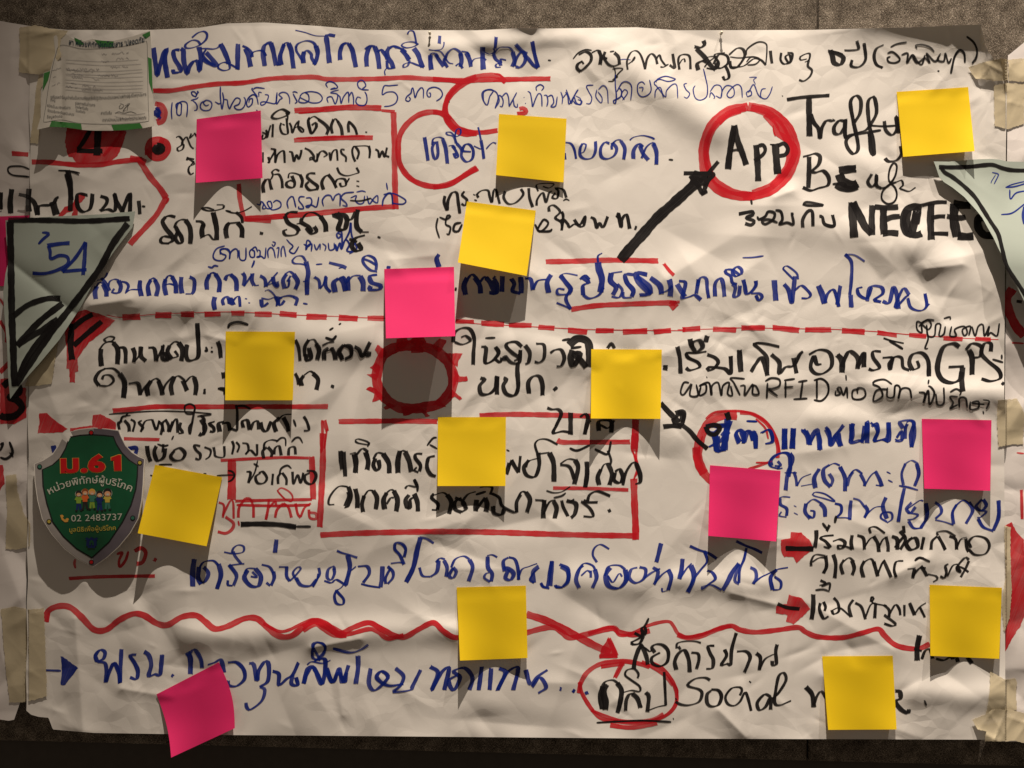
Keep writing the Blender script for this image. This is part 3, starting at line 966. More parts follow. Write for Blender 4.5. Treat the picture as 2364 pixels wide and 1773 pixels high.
kc24 1130 780 1165 720 1170 640 1140 610 1105 650 1120 760 1150 900 1150 960 1120 980 1085 940 1080 890 1140 850 1200 830 1240 790
kc24 1230 800 1270 720 1260 630 1240 620 1215 660 1225 800 1250 900 1255 985 1235 960 1225 850
k12 1225 800 1320 805 1400 800
kc22 1320 770 1330 830 1370 860 1400 820 1395 750 1400 750 1410 850
kc24 1425 930 1430 980 1400 1020 1350 1030 1325 1010
kc26 800 1000 840 990 880 980 910 1000 900 1050 860 1090 880 1100 930 1090 965 1130 960 1180 900 1200 850 1215 800 1195
kc30 840 1000 840 1090 835 1200
k50 1030 1090 1090 1080 1140 1075
k56 1030 1110 1040 1130 1060 1160 1120 1180 1150 1170
k40 1010 1180 1050 1200 1110 1205 1150 1190
k18 990 1175 1060 1170 1080 1190
kc22 1240 1110 1215 1160 1240 1190 1270 1160 1270 1110 1270 1180 1300 1200
k13 1290 1200 1330 1195 1360 1170 1390 1120 1400 1060 1380 1040 1355 1080 1350 1150 1390 1200 1400 1250 1380 1290 1340 1300 1305 1270 1310 1220 1350 1180 1400 1160
kc14 1400 1160 1430 1150 1440 1180 1420 1200 1440 1210 1480 1220 1520 1195
@writing black marker words with NECTEC below the ring
k18 470 1275 475 1305
k22 392 1365 440 1355 480 1350 480 1370 440 1390 490 1410 470 1435 430 1425
k18 510 1380 520 1400 560 1380 580 1350 620 1360 610 1400 560 1430 540 1410 580 1400 640 1420
k18 625 1340 660 1350 670 1400 650 1430 700 1420 740 1430 730 1360 740 1370
k22 800 1450 800 1400 830 1350 860 1350 865 1440
k16 800 1300 830 1310 930 1310 870 1295 820 1290 800 1310
k22 905 1380 925 1385 940 1430 1000 1440 990 1370
kc50 1115 1290 1120 1400 1128 1515
kc46 1120 1290 1160 1370 1200 1450 1240 1490
kc40 1245 1310 1240 1400 1242 1500
k48 1315 1320 1315 1420 1320 1495
k34 1260 1320 1340 1325 1410 1320
k34 1330 1400 1370 1385 1420 1380
k40 1310 1490 1360 1485 1410 1490
k44 1560 1320 1500 1320 1455 1350 1440 1410 1460 1480 1520 1500 1560 1490
k52 1470 1340 1460 1420 1490 1490 1530 1340 1520 1430
k24 1560 1310 1600 1300 1660 1290 1720 1290
k46 1620 1300 1615 1400 1620 1530
k26 1620 1390 1670 1380 1710 1380
k26 1620 1490 1680 1490 1730 1492
k60 1770 1300 1765 1400 1785 1510
k50 1760 1300 1820 1310 1870 1310
k34 1720 1380 1800 1390 1840 1385
k50 1790 1505 1850 1510 1890 1505
k50 1990 1400 1925 1390 1920 1450 1960 1500 2030 1500
T 0 400 800
@writing black marker lettering at the left edge under the red arc
kc30 425 0 445 80 450 160 448 240
k10 410 -20 470 -5 505 10
kc34 185 100 180 180 185 245
kc30 120 135 175 150 220 190 240 265
kc30 240 265 250 210 330 200 360 160 375 150
kc44 335 180 360 265
kc26 560 140 500 130 490 170 500 220 530 245 570 230 585 190 590 130
kc26 640 145 680 160 680 190 650 230 640 240 690 230 730 240 740 180 730 130 745 180 780 240 780 250
kc26 780 250 800 190 830 130 830 240 835 245
kc24 885 175 890 220 892 260
k16 905 210 928 212
@red_blot red marker smear behind the black lettering at the left edge
fr 370 275 410 215 460 195 500 130 540 125 545 160 500 200 495 275 455 275 470 240 430 250 400 275
S left_sheet
@writing black marker letters on the right margin of the sheet
kc36 0 120 0 230
kc34 75 100 65 180 68 255
k10 0 245 10 240
S sheet
@dashed_line red marker dashed line across the middle of the sheet
r6 680 905 780 920 990 900 1240 890 1500 885 1900 905 2212 915
r40 780 920 895 915
r40 990 905 1095 905
r38 1155 900 1240 900
r34 1305 900 1410 898
r34 1475 893 1560 893
r34 1625 898 1735 900
r36 1785 895 1895 905
r38 1955 915 2085 918
@red_flag red marker pennant with black strokes at the left edge
fr 500 885 540 870 640 900 735 940 660 1010 570 1080 495 1180 500 1265 480 1270 480 1335 445 1335 442 1250 425 1245 425 1120 410 985 440 945
k40 455 1000 450 1100 460 1190
k34 450 1000 520 940 590 900
k34 470 1100 560 1020 650 945
k24 450 960 460 1050
@red_line red marker line below the mid left writing
rc34 720 1515 850 1505 1000 1490 1300 1490 1700 1490 1900 1490 2095 1488
@red_flag red marker arrowheads above the shield badge
fr 250 1530 300 1530 340 1570 430 1630 400 1655 240 1659 250 1600
fr 590 1545 640 1535 740 1590 740 1640 580 1630 450 1645 450 1625 590 1610
S left_sheet
@red_patch red marker patch with a black numeral three behind the pennant tip
fr 0 1310 90 1310 100 1370 165 1370 170 1560 90 1600 0 1600
k44 20 1360 60 1330 110 1350 120 1400 60 1430 110 1450 140 1500 90 1550 20 1555 0 1540
@red_patch narrow red marker strokes at the left edge
r14 0 800 30 850
r20 0 940 40 1020 40 1080
r30 0 1270 60 1210
T 782 500 800
S sheet
@red_underline red marker bars above and arrow below the blue word in the line
r34 1322 288 1500 285 1750 278 2040 283
r22 2075 300 2110 345 2140 375
r34 1485 592 1650 568 1850 558 2110 550 2150 555
r40 2160 550 2120 585
r20 2110 545 2175 545
@dashed_line red marker dashed line across the middle of the sheet
r6 0 640 300 650
r6 745 665 900 685 1100 695 1370 710 1600 720 1900 725 2212 728
r38 0 645 122 652
r34 185 648 292 650
r28 745 668 865 672
r36 910 680 1055 688
r32 1085 692 1230 694
r32 1275 705 1378 712
r36 1462 724 1585 738
r32 1640 728 1758 728
r36 1812 736 1970 730
r34 2010 736 2122 726
r30 2195 722 2212 722
@sun_ring red marker sun drawing with spiked rays below the pink note
r66 487 820 600 850 690 920 730 1020 715 1110 650 1190 560 1215 480 1225 380 1215 290 1150 245 1060 250 970 290 880 370 835 487 820
r40 460 850 540 850
fr 370 800 360 860 420 840 450 800 430 770 370 780
fr 450 800 510 840 560 800 540 770 470 770
fr 590 830 640 780 690 790 660 850 640 870
fr 680 870 790 875 760 930 760 960 700 920
fr 740 970 770 1020 820 1020 825 1050 750 1055 730 1100
fr 720 1100 790 1160 770 1170 740 1150 690 1170
fr 640 1160 685 1215 650 1210 600 1200
fr 530 1220 585 1275 555 1280 520 1240 440 1270 410 1270 400 1210
fr 370 1210 300 1235 285 1220 320 1190
fr 290 1160 215 1185 225 1130 175 1100 200 1085 240 1100
fr 240 1050 180 1005 240 1000 200 965 240 930 270 960
fr 260 900 230 850 245 815 300 850 310 890
@writing black marker writing below the dashed line at centre
kc24 730 800 740 740 790 710 840 720 865 780 860 870 858 945
kc20 740 800 790 815 840 790 810 760 780 770
k14 935 775 1000 772
kc26 910 830 940 840 935 930 980 920 1020 870 1000 830
kc20 1000 910 1030 930 1040 900
kc26 1170 830 1130 800 1080 805 1070 830 1110 870 1150 900 1120 920
kc26 1060 920 1060 890 1100 930 1150 930 1160 850
kc26 1190 820 1220 870 1210 930 1190 940
kc22 1260 810 1310 820 1310 900 1280 930 1250 925
kc24 1350 870 1380 850 1420 850 1440 900 1420 950 1390 955
k50 1470 820 1520 780 1580 790 1600 840 1600 960
kc40 1490 850 1480 900 1500 950 1540 880 1500 870 1530 900 1580 960
k16 1425 790 1480 780
k16 1550 830 1480 840
k22 1715 840 1740 810 1760 840
kc28 905 1030 930 1040 900 1080 910 1130 960 1130 1000 1090 1010 1020 1010 1135
kc28 1050 1030 1070 1040 1050 1080 1070 1130 1120 1140 1145 1090 1140 980 1145 930
kc28 1215 1130 1210 1060 1240 1020 1280 1020 1300 1070 1300 1140
k30 1375 1090 1390 1105
k34 2070 962 2100 965
@red_box large red marker box around black writing at bottom centre
rc36 0 1308 200 1306 400 1305 630 1308
rc36 900 1270 1100 1262 1300 1265 1500 1270 1610 1275
rc46 1895 1295 1892 1400 1888 1500
r10 1880 1500 1905 1620 1895 1659
r14 1900 1480 1900 1560 1912 1580
rc34 1395 1425 1430 1440 1600 1440 1860 1438
@writing black marker word under a yellow note in the large red box
kc24 1330 1220 1360 1230 1400 1230 1420 1260 1390 1330 1370 1380 1430 1370 1490 1380
kc30 1480 1250 1480 1330 1480 1390
kc26 1540 1280 1570 1260 1590 1280 1580 1340 1570 1390 1590 1320 1610 1300
kc28 1660 1370 1660 1310 1700 1300 1740 1310 1740 1380
kc18 1670 1330 1720 1350 1760 1300
@black_arrow broad black marker arrow right of the yellow note pointing down
k34 2055 1190 2100 1240 2150 1290
k50 2140 1280 2160 1320
k30 2070 1340 2140 1335 2190 1340
k40 2150 1260 2200 1250 2190 1310
T 1564 500 800
S sheet
@writing blue marker line between the black lettering and the dashed line
b11 415 262 480 260 550 250
bc26 10 410 50 420 40 480 30 520 80 510 110 500 150 530
bc22 130 440 140 400 160 385 185 400 190 460 200 520
bc26 120 490 135 400
bc26 240 510 240 430 270 395 290 420 300 510
bc22 380 430 350 420 340 380 310 360 310 340 350 340 400 370 410 340 380 320 350 350 370 380 400 370
bc24 350 430 370 450 360 510 390 500 400 440
bc26 420 400 430 440 440 490 470 480 500 440 500 410
bc22 470 490 520 490 540 510 520 535 500 500
bc34 618 405 622 460 628 535
bc14 740 400 690 350 675 330 700 315 760 360 770 400
bc28 680 430 710 470 730 550 740 470 750 380
bc20 750 470 790 440 830 470 850 500 830 520 790 520
bc36 900 440 925 500 940 555
bc22 940 550 960 490 1000 470 1030 575
bc26 1020 560 1040 440
bc14 1195 285 1130 245 1070 240
bc22 1070 240 1110 290 1110 400 1100 500
bc30 1105 500 1110 580
bc24 1180 450 1150 460 1160 500 1210 520 1240 450
bc26 1210 540 1230 450 1300 450 1310 490 1260 530 1300 545
bc28 1310 540 1350 550 1370 480 1380 450 1400 500 1410 590
bc22 1480 500 1440 460 1390 580 1460 510 1480 500
bc20 1470 520 1490 580 1550 600 1590 570 1580 490
b24 1595 562 1606 568
@dashed_line red marker dashed line across the middle of the sheet
r6 0 722 200 718 420 710 700 715 1000 720 1280 735 1500 755 1800 775 2050 785
r34 32 722 145 714
r34 225 718 375 724
r34 408 710 558 710
r36 608 708 778 726
r34 815 722 982 722
r36 1048 728 1195 736
r30 1275 740 1400 758
r30 1478 755 1590 764
r30 1698 775 1820 782
r28 1900 780 2000 785
@writing small black marker words above GPS at the right edge
k12 1560 680 1530 670 1530 720 1560 740 1560 690 1600 720 1620 690 1600 660 1550 680
k12 1640 660 1590 660 1540 700
k12 1590 740 1600 780 1580 840 1600 840
k12 1590 690 1600 760 1640 760 1650 690 1680 690 1670 760 1700 750 1710 700
k12 1700 650 1740 640 1740 660
k12 1750 700 1740 760 1780 760 1770 720 1830 700 1850 740 1830 760 1820 720 1870 700 1860 760
k12 1880 700 1900 760 1920 700 1950 690 1960 760 1990 700 1980 760 2000 740 2040 760 2055 680
@writing black marker lines with GPS and RFID
kc26 0 830 15 900 20 1000
kc30 80 780 90 820 120 860 160 830 140 790 100 800 90 830
kc32 190 760 180 800
kc24 185 860 120 870 60 870 70 900 130 930 140 960 80 980 55 965
kc26 190 880 240 900 260 930 230 970 200 980 200 960 300 970 340 1000 340 890
kc34 395 850 400 930 405 990
kc24 650 830 560 810 490 810 530 850 570 900 575 1000
kc28 470 990 500 940 540 900 575 1015
kc28 600 880 650 930 650 1000 690 960 740 950 780 880 800 860
kc26 740 900 760 1000
kc26 840 880 900 850 960 860 985 900 980 960 930 1000 880 1000 850 960 870 890 890 940 920 940
kc36 1020 880 1050 920 1050 995
kc30 1050 960 1070 900 1100 860 1150 900 1150 970
kc30 1150 960 1190 870 1190 960
kc24 1300 860 1250 860 1250 900 1290 960 1250 980 1220 970
kc22 1310 900 1370 900 1350 940 1360 975 1380 900 1430 900 1440 960 1480 980
kc14 1315 775 1360 790 1445 808
k18 1350 790 1400 820 1440 845
kc28 1500 980 1480 930 1500 880 1560 870 1600 920 1605 1020
kc20 1500 980 1540 960 1530 920
kc34 1800 830 1760 810 1700 830 1670 900 1660 980 1690 1040 1750 1060 1800 1040 1815 990
kc30 1730 960 1830 955
kc34 1820 960 1815 1040 1820 1115
kc34 1860 850 1880 900 1880 1010
kc26 1840 850 1880 810 1940 830 1930 890 1890 900
kc26 2000 860 2000 810 1960 810 1940 870 1980 920 2050 980 2060 1030 2000 1050 1940 1035
k14 2010 910 2080 930
k16 2070 880 2070 910
k24 2070 1060 2085 1070
k13 75 1060 40 1060 20 1120 40 1135 80 1080 90 1070 80 1140 130 1140 120 1070
k13 150 1080 140 1140 180 1120 180 1070 140 1080 200 1060 215 1140
k9 185 1020 190 1030
k13 220 1140 220 1080 260 1060 280 1140 290 1080 330 1060 320 1130 350 1140 340 1080
k13 430 1035 340 1030 360 1060 400 1140
k13 400 1080 430 1080 430 1140 480 1070 480 1130 520 1130 500 1080 470 1080
k14 575 1060 570 1160
k14 560 1050 600 1030 650 1040 650 1080 600 1100 580 1100 640 1145
k14 690 1050 690 1155
k14 680 1045 750 1035
k12 680 1090 740 1085
k14 770 1055 830 1045
k14 800 1050 785 1160
k14 740 1165 830 1160
k14 890 1035 890 1165
k14 870 1045 920 1035 960 1070 960 1130 920 1175 870 1170
k13 1010 1110 1010 1140 1040 1130 1020 1100 1040 1090 1060 1140 1080 1090 1085 1160
k12 1075 1010 1078 1045
k13 1160 1100 1120 1110 1120 1160 1170 1165 1200 1140 1190 1100 1150 1095 1150 1130
k13 1370 1070 1320 1040 1260 1050 1250 1070 1290 1090 1310 1140 1280 1170 1250 1175 1270 1110 1340 1100
k13 1340 1090 1340 1150 1380 1150 1390 1080 1420 1090 1410 1160 1430 1100 1480 1100 1495 1160
k14 1540 1120 1580 1130 1570 1190 1600 1110 1610 1200 1640 1130 1620 1090 1600 1080
k14 1605 1040 1600 1070
k13 1650 1130 1660 1200 1700 1190 1700 1090
k13 1790 1150 1740 1150 1760 1190 1740 1225 1790 1200
k13 1740 1120 1780 1100 1810 1120 1800 1140
k13 1800 1220 1800 1160 1840 1160 1850 1220
k13 1870 1180 1870 1230 1920 1220 1920 1180 1880 1190 1960 1200
k12 1950 1170 1990 1180 1970 1230
k13 1950 1240 1955 1260
@red_ring rough red marker ring on the right, behind the blue line
rc60 380 1270 300 1270 220 1300 170 1360 140 1440 130 1520 140 1580 170 1640
r16 180 1290 240 1250 350 1240 450 1250 540 1290 600 1350 640 1440 655 1520
r26 400 1250 480 1260 560 1310 610 1380 640 1460 640 1540
r14 500 1290 560 1350 580 1420
r16 600 1560 520 1590 450 1610
r12 590 1570 500 1570
r10 130 1520 160 1400
@writing blue marker block of lines right of the red ring
k34 315 1250 330 1300
bc40 320 1290 310 1400 290 1490
k30 180 1340 240 1330 270 1350 240 1390 200 1380 180 1340
bc30 230 1330 330 1325
bc40 250 1400 260 1490 310 1480
bc36 230 1380 260 1440 330 1370
bc22 200 1470 240 1450 250 1490 300 1490
b14 440 1305 510 1308
bc22 390 1450 370 1390 400 1370 420 1420 420 1450 430 1380 460 1370 480 1430
bc26 480 1430 490 1370 500 1480
bc22 540 1380 580 1360 600 1380 605 1430 560 1450
bc34 685 1355 685 1485
bc34 740 1350 735 1480
bc30 800 1360 830 1400 840 1450 870 1380 890 1360 900 1400 910 1490
bc30 950 1355 970 1400 980 1460 1010 1400 1060 1330
bc28 1010 1400 1040 1465
bc32 1110 1320 1115 1390 1110 1440 1170 1430 1210 1380 1210 1310 1210 1445
bc26 1240 1340 1270 1320 1280 1370 1260 1430 1320 1420 1350 1430 1350 1310
bc26 1440 1350 1420 1310 1480 1300 1510 1320 1490 1390 1495 1470
bc22 1400 1410 1430 1370 1430 1430 1390 1430
bc26 600 1590 600 1550 660 1510 710 1520 720 1590 710 1659
bc18 620 1590 660 1590 640 1560
@black_arrow small black marker arrow shaft running into the red ring
k26 0 1250 40 1260 30 1320 0 1330
k30 30 1330 80 1370 130 1430 190 1480
S right_sheet
@red_arc red marker stroke at the right edge of the sheet
r60 2140 460 2100 540 2150 680 2212 760
r20 2060 570 2110 520
r12 2135 805 2212 810
k20 2165 540 2200 545
T 0 900 800
S sheet
@red_underline short red marker bar right of the badge top
r22 790 312 1018 318
@writing small blue marker letters peeking out beside the shield badge
b34 340 355 350 400
b26 820 375 870 370 865 410
@red_box small red marker box with black word inside
r20 1410 450 1600 440 1800 432 1970 435
r54 1480 445 1480 600 1478 700
r38 1990 425 1995 560 2000 700
r20 1500 710 1700 705 1990 700
r18 1510 735 1750 740 1980 735
@black_underline broad black marker bar right of the lower left note
k32 1535 858 1650 855 1780 860 1890 875
k16 1890 872 1985 872
@writing red marker letters and line in the shade of the shield badge
r18 480 1080 475 1110 482 1140
r18 745 1050 780 1040 760 1090 765 1130 800 1090 820 1030
r26 860 1030 900 1010 930 1040 910 1100 870 1110
r26 980 1080 1000 1090
r22 440 1205 600 1195 800 1190 990 1188
@red_wave wavy red marker line across the bottom of the sheet
rc42 290 1480 310 1410 380 1380 450 1390 520 1450 600 1530 680 1530 760 1470 850 1430 920 1440 1000 1490 1070 1500 1160 1450 1250 1440 1310 1480 1370 1525 1450 1510 1560 1460 1640 1460 1700 1510 1780 1570 1860 1570 1940 1510 2010 1475 2090 1500 2160 1560 2212 1565
r20 1680 1490 1780 1540 1850 1530 1930 1490 2010 1465 2100 1500 2212 1560
S left_sheet
@writing black marker letters on the right margin of the sheet
k18 0 430 40 440 80 400 60 330
k16 0 350 20 340 0 390
k12 60 400 85 430
@red_patch narrow red marker strokes at the left edge
fr -20 480 20 480 25 540 30 600 0 640 -20 640
T 700 1000 800
S sheet
@red_box large red marker box around black writing at bottom centre
rc40 125 0 125 200 115 400 105 600
rc40 110 650 300 640 600 632 900 628 1200 632 1600 645 1900 652 2130 655
rc46 2118 0 2112 100
rc44 2110 290 2115 450 2122 600 2122 680
r14 2095 100 2135 200 2110 300
@red_underline red marker bar below the last black word in the large red box
rc26 1595 350 1800 352 2075 362
@red_wave wavy red marker line across the bottom of the sheet
rc38 0 1240 70 1200 150 1240 230 1280 320 1240 420 1210 500 1250 580 1290 650 1300 740 1250 830 1210 890 1260 950 1300 1000 1305
r30 0 1260 80 1220 130 1250 200 1290 300 1280 420 1250 480 1270 540 1310 640 1290
r36 1420 1275 1530 1245 1600 1240 1650 1270 1700 1305 1780 1290 1900 1260 1980 1245 2020 1270 2110 1285 2212 1260
@red_arrow red marker arrow pointing down to the right
rc50 1425 1155 1560 1200 1700 1270 1850 1350 1960 1400
r30 1950 1310 2000 1420
r30 1890 1425 2005 1420
fr 1950 1300 1990 1360 2010 1430 1890 1435 1900 1380
@writing blue marker bottom line left of centre
bc18 110 1450 60 1430 70 1350 120 1340 140 1380 100 1430 70 1460
bc28 0 1600 30 1500 70 1500 120 1600 140 1450 70 1450
bc26 150 1500 190 1590 230 1500 250 1590 290 1480
bc26 190 1375 300 1400 370 1380 415 1350
bc30 350 1420 350 1500 335 1600
bc28 430 1500 420 1600 460 1640 540 1560 500 1520 470 1560 540 1610 640 1600
bc26 590 1500 640 1550 620 1610 580 1650 680 1640 700 1610 750 1510
bc30 810 1490 860 1530 820 1640 880 1530 930 1500 900 1640
bc28 990 1540 930 1580 960 1640 1000 1560 960 1520 1030 1500 1080 1560 1060 1640
bc28 1140 1490 1120 1640
bc28 1200 1500 1190 1640
bc28 1250 1500 1290 1530 1240 1640 1300 1530 1370 1500 1340 1640
bc28 1420 1510 1450 1600 1500 1550 1560 1510
bc26 1460 1620 1510 1560 1550 1620 1500 1659
b26 1635 1630 1650 1635
b24 1720 1640 1735 1650
@red_ring red marker oval around a black word at the bottom
rc30 1990 1560 2020 1500 2040 1460
r30 1760 1659 1770 1600 1810 1530 1880 1480 1960 1460 2040 1455 2120 1465 2212 1490
r26 1900 1490 2050 1470
T 1564 1000 800
@red_flag red marker arrow blocks beside the lower right black lines
fr 660 680 720 670 725 630 790 635 850 690 870 740 800 790 760 830 740 790 680 790 660 750
fr 630 1100 700 1090 710 1030 790 1050 850 1120 800 1170 740 1220 690 1200 700 1160 630 1150
@red_wave wavy red marker line across the bottom of the sheet
rc36 0 1285 60 1305 150 1295 260 1250 345 1230 400 1255 500 1270 650 1255 770 1240 820 1270 900 1300 1050 1305 1180 1275 1280 1250 1320 1290 1380 1345 1450 1370 1540 1375 1610 1345
S right_sheet
@red_flag tall jagged red marker shape at the right edge of the picture
fr 2090 590 2130 565 2160 620 2212 680 2230 1130 2190 1230 2150 1290 2090 1400 2080 1370 2070 1310 2100 1170 2110 1010 2130 940 2120 660
r12 2165 125 2212 130
r20 2195 360 2200 550
S sheet
T 0 1173 800
S sheet
@writing blue marker bottom line left of centre
bc26 620 980 610 940 640 905 670 920 660 960 625 980 670 990 680 1050 675 1110 700 1040 730 990 760 1060 765 1115 770 1000 775 900
bc26 870 935 830 940 860 990 880 1040 870 1090 830 1080
bc28 920 915 950 940 965 1000 950 1070 990 1060 1020 1065 1030 990 1035 935
b22 1095 1065 1108 1075
bc32 1195 920 1215 960 1215 1060
bc26 1200 940 1240 905 1280 960 1290 1020
bc28 1325 1000 1370 985 1410 970 1430 1050
bc26 1455 985 1510 985 1555 1030 1560 1090 1510 1135 1460 1130 1455 1100
bc28 1590 990 1620 1000 1640 1100 1650 1040 1690 980 1715 1000 1710 1100 1660 1140
bc22 1660 1140 1690 1160 1670 1230 1600 1285 1575 1270 1570 1240
bc26 1740 1040 1780 1060 1780 1130 1830 1090 1870 1060 1905 985
bc26 1870 1060 1860 1120 1900 1130 1890 1080
bc26 1940 1120 1960 1060 2000 1020 2060 1125
bc16 1960 1000 1990 980 2060 990 2110 970
bc18 2040 960 1995 880 2020 855 2075 880 2060 940 2010 970
bc24 2080 1030 2120 1110 2160 1050 2200 1110 2212 1050
@blue_arrow small blue marker arrow by the lower left tape
b14 215 1035 300 1035 390 1038
fb 388 945 400 948 500 1020 415 1130 385 1130 395 1050
T 1300 1173 800
S sheet
@writing blue marker bottom line left of centre
b22 60 1160 72 1172
b22 145 1170 155 1190
@red_ring red marker oval around a black word at the bottom
rc26 560 985 640 1030 700 1110 725 1190 715 1260 660 1320 560 1360 440 1370 330 1360 240 1340 180 1280 120 1180 105 1110
r24 500 980 560 1010 640 1060 700 1130
r20 180 1290 280 1330 400 1360 560 1350 640 1310
r30 300 1385 420 1400 540 1385 600 1370
r10 385 985 350 1040 320 1085
r12 710 1120 730 1160 730 1200
T 1864 1373 533.27
S sheet
T 1864 1373 533.27
S sheet
@writing black marker word under the red arrow tip and Social words below
kc44 840 920 885 930 890 990 855 1010 850 1040 900 1100 960 1130 975 1095
k20 1120 1010 1140 1062
T 1240 1220 1045.9
k12 545 437 532 465 520 478
kc16 475 510 510 525 530 510 525 480 510 488 515 510 505 530 480 545 462 555 468 565 500 560 520 525
kc22 472 682 478 640 495 590 510 565
kc20 505 565 520 590 535 630 540 665
kc10 495 590 520 580 550 600 560 590
kc18 575 605 560 580 580 565 615 570 640 600 635 650 600 672 565 660 560 630 600 605
kc20 680 690 672 650 690 610 720 595 740 640 745 700
kc12 680 585 685 560 720 550 770 550 800 558
kc14 700 590 690 575
kc16 752 605 785 610 790 640 778 685
kc18 865 572 835 575 845 610 860 640 855 680 825 685
kc18 915 590 925 620 900 665 930 660 945 665 950 590 972 510
kc18 975 600 1020 600 1040 625 1030 660 1012 702
kc18 1070 608 1090 630 1085 690
kc12 1085 690 1110 640 1140 620 1165 610
kc18 1172 565 1165 600 1168 660 1150 665 1148 645
kc30 340 760 325 800 335 850 332 885
kc26 318 880 310 820 320 770
kc14 310 790 330 750 370 740 400 760
kc24 392 755 412 790 405 850 392 900
kc18 432 890 435 840 450 810 470 805
kc22 465 805 490 830 505 875
kc12 420 800 460 790 500 795 500 770 460 740 430 715 440 690 475 685 495 710 490 730
kc20 530 800 545 820 538 895
kc12 538 890 590 870 632 862
kc14 628 862 625 790 620 700
k10 290 948 400 942 520 938 655 944
k8 663 925 668 932
kc16 845 740 820 728 775 732 740 755 740 770 790 785 805 805 790 845 740 862 700 858 675 845
k12 675 828 682 836
kc18 850 790 830 810 830 850 850 868 885 860 900 820 885 790 850 785
kc14 990 815 1000 790 990 775 950 780 920 820 930 855 960 865 990 845 1015 800 1030 830 1045 890
k12 1035 745 1045 752
kc18 1140 820 1110 810 1075 850 1085 885 1115 870 1140 825 1140 885
kc16 1150 830 1180 800 1215 740 1205 705 1180 720 1165 790 1160 850 1185 862 1240 840
T 1300 1173 800
kc30 1550 1140 1590 1190 1600 1270
kc20 1600 1260 1620 1200 1650 1170 1690 1230
@writing blue marker large line above the red wave
T 1240 1220 1045.9
bc18 72 158 62 210 55 260 48 288
bc12 48 288 30 282 18 265
bc18 110 175 150 195 150 250 125 285
bc14 125 288 95 288 88 275
bc20 205 290 190 250 205 200 225 180
bc12 200 200 230 170 270 180 285 205
bc20 282 200 290 240 270 290
bc12 215 230 245 205 260 215
bc12 262 205 262 240
bc12 292 165 272 130 280 95 310 78 352 100
bc24 360 190 335 230 350 280 400 290 435 250 430 200
bc14 430 200 400 180 350 185 330 230
bc10 345 230 370 262 400 220 415 235
bc18 490 190 460 200 450 240 480 265 520 245 530 200 500 188
bc18 525 240 560 215 600 195
bc18 565 190 590 210 580 255 570 275
bc14 575 265 610 225 645 200
bc20 640 200 655 240 640 300
bc10 640 300 612 308 610 290
bc22 605 72 595 115 582 165
bc22 710 148 705 200 694 248
bc12 700 240 730 195 755 170
bc24 750 180 765 220 760 260 735 312
bc14 735 305 770 240 800 200 830 160 820 120 815 110
bc16 745 85 790 105 835 120 878 148
bc16 830 205 855 215 870 245 840 270 810 295
bc12 810 298 805 285 850 275 900 300
bc26 905 302 930 260 955 210 985 170
bc16 985 175 965 250 985 270
bc14 985 265 990 200 1010 150 1022 95
bc16 972 62 1020 85 1060 100 1100 120
bc18 1040 190 1065 205 1070 240 1055 270
bc14 1055 270 1090 240 1130 220 1170 200 1225 190
bc20 1170 200 1140 240 1150 300
bc14 1150 300 1185 295 1190 260 1160 235
T 720 960 1045.9
bc12 32 770 25 800 5 835
bc16 110 750 105 735 80 750 75 790 95 800 110 770 108 745
bc14 60 805 95 815 120 800 170 830
bc22 175 680 185 740 165 825
bc14 122 658 145 668 180 678 222 692
bc8 185 765 150 830 125 850
bc14 120 850 110 880 120 915 150 920 155 895 130 865 118 850
bc10 185 760 215 735
bc18 225 735 270 735 280 770 250 815
bc14 240 820 280 830 335 838
bc22 345 735 342 790 335 835
bc16 370 735 395 760 395 790 370 820
bc14 360 820 360 790 385 740
bc14 385 720 430 715 450 720
bc16 450 725 430 680 405 650 410 620 440 625 458 650 450 690
bc14 595 622 560 600 525 592
bc26 530 595 515 650 495 740 460 812
bc14 525 740 540 780 580 785
bc20 580 785 610 760 620 705
bc14 605 715 625 695 650 700
bc18 645 705 660 740 655 785
bc18 690 740 670 780 690 790 705 760 690 740
bc14 680 740 700 700 740 685 770 700
bc20 768 700 785 740 765 808
bc12 905 690 880 678 855 682
bc20 858 685 860 740 880 770 875 810
bc14 870 810 842 790 850 770 865 765
bc22 960 750 945 790 970 800 985 770 960 745 935 740
bc18 940 760 935 710 960 690
bc16 960 690 990 700 1005 740 1010 800
bc12 1005 800 1025 750 1060 735 1100 720
bc20 1105 730 1080 760 1085 815
bc12 1085 815 1065 800 1080 770 1110 740
bc20 1172 710 1170 760 1165 830
bc14 1160 842 1130 835 1118 815
bc20 1215 735 1250 760 1250 810 1220 835 1190 832
T 0 900 800
bc34 1240 1080 1230 1160 1230 1255
bc30 1285 1240 1265 1200 1270 1130
bc26 1270 1240 1310 1220 1330 1170 1300 1130
bc18 1270 1140 1300 1100 1360 1090 1395 1120
bc30 1395 1110 1410 1180 1385 1270
bc18 1460 1120 1540 1110 1560 1110
bc24 1460 1115 1490 1150 1510 1190 1490 1250
bc18 1485 1250 1455 1245 1455 1215
bc18 1540 1110 1500 1060 1490 1030
bc16 1430 1035 1490 1045 1550 1035 1555 1000 1520 990 1490 1010 1480 1040
bc30 1580 1150 1560 1200 1600 1250 1650 1250 1665 1190 1630 1140
bc16 1630 1140 1580 1140 1560 1170
bc16 1600 1190 1640 1195 1610 1160
bc28 1765 955 1755 1040
bc18 1670 1115 1720 1130 1745 1170
bc24 1745 1160 1750 1200 1730 1250
bc18 1725 1250 1700 1230
bc18 1780 1130 1840 1130
bc22 1830 1130 1830 1190 1850 1220
bc16 1850 1220 1890 1180 1920 1140 1900 1130 1870 1170 1900 1220
bc26 1890 1200 1920 1245 1980 1250 2020 1210
bc18 2015 1220 2040 1180 2035 1135
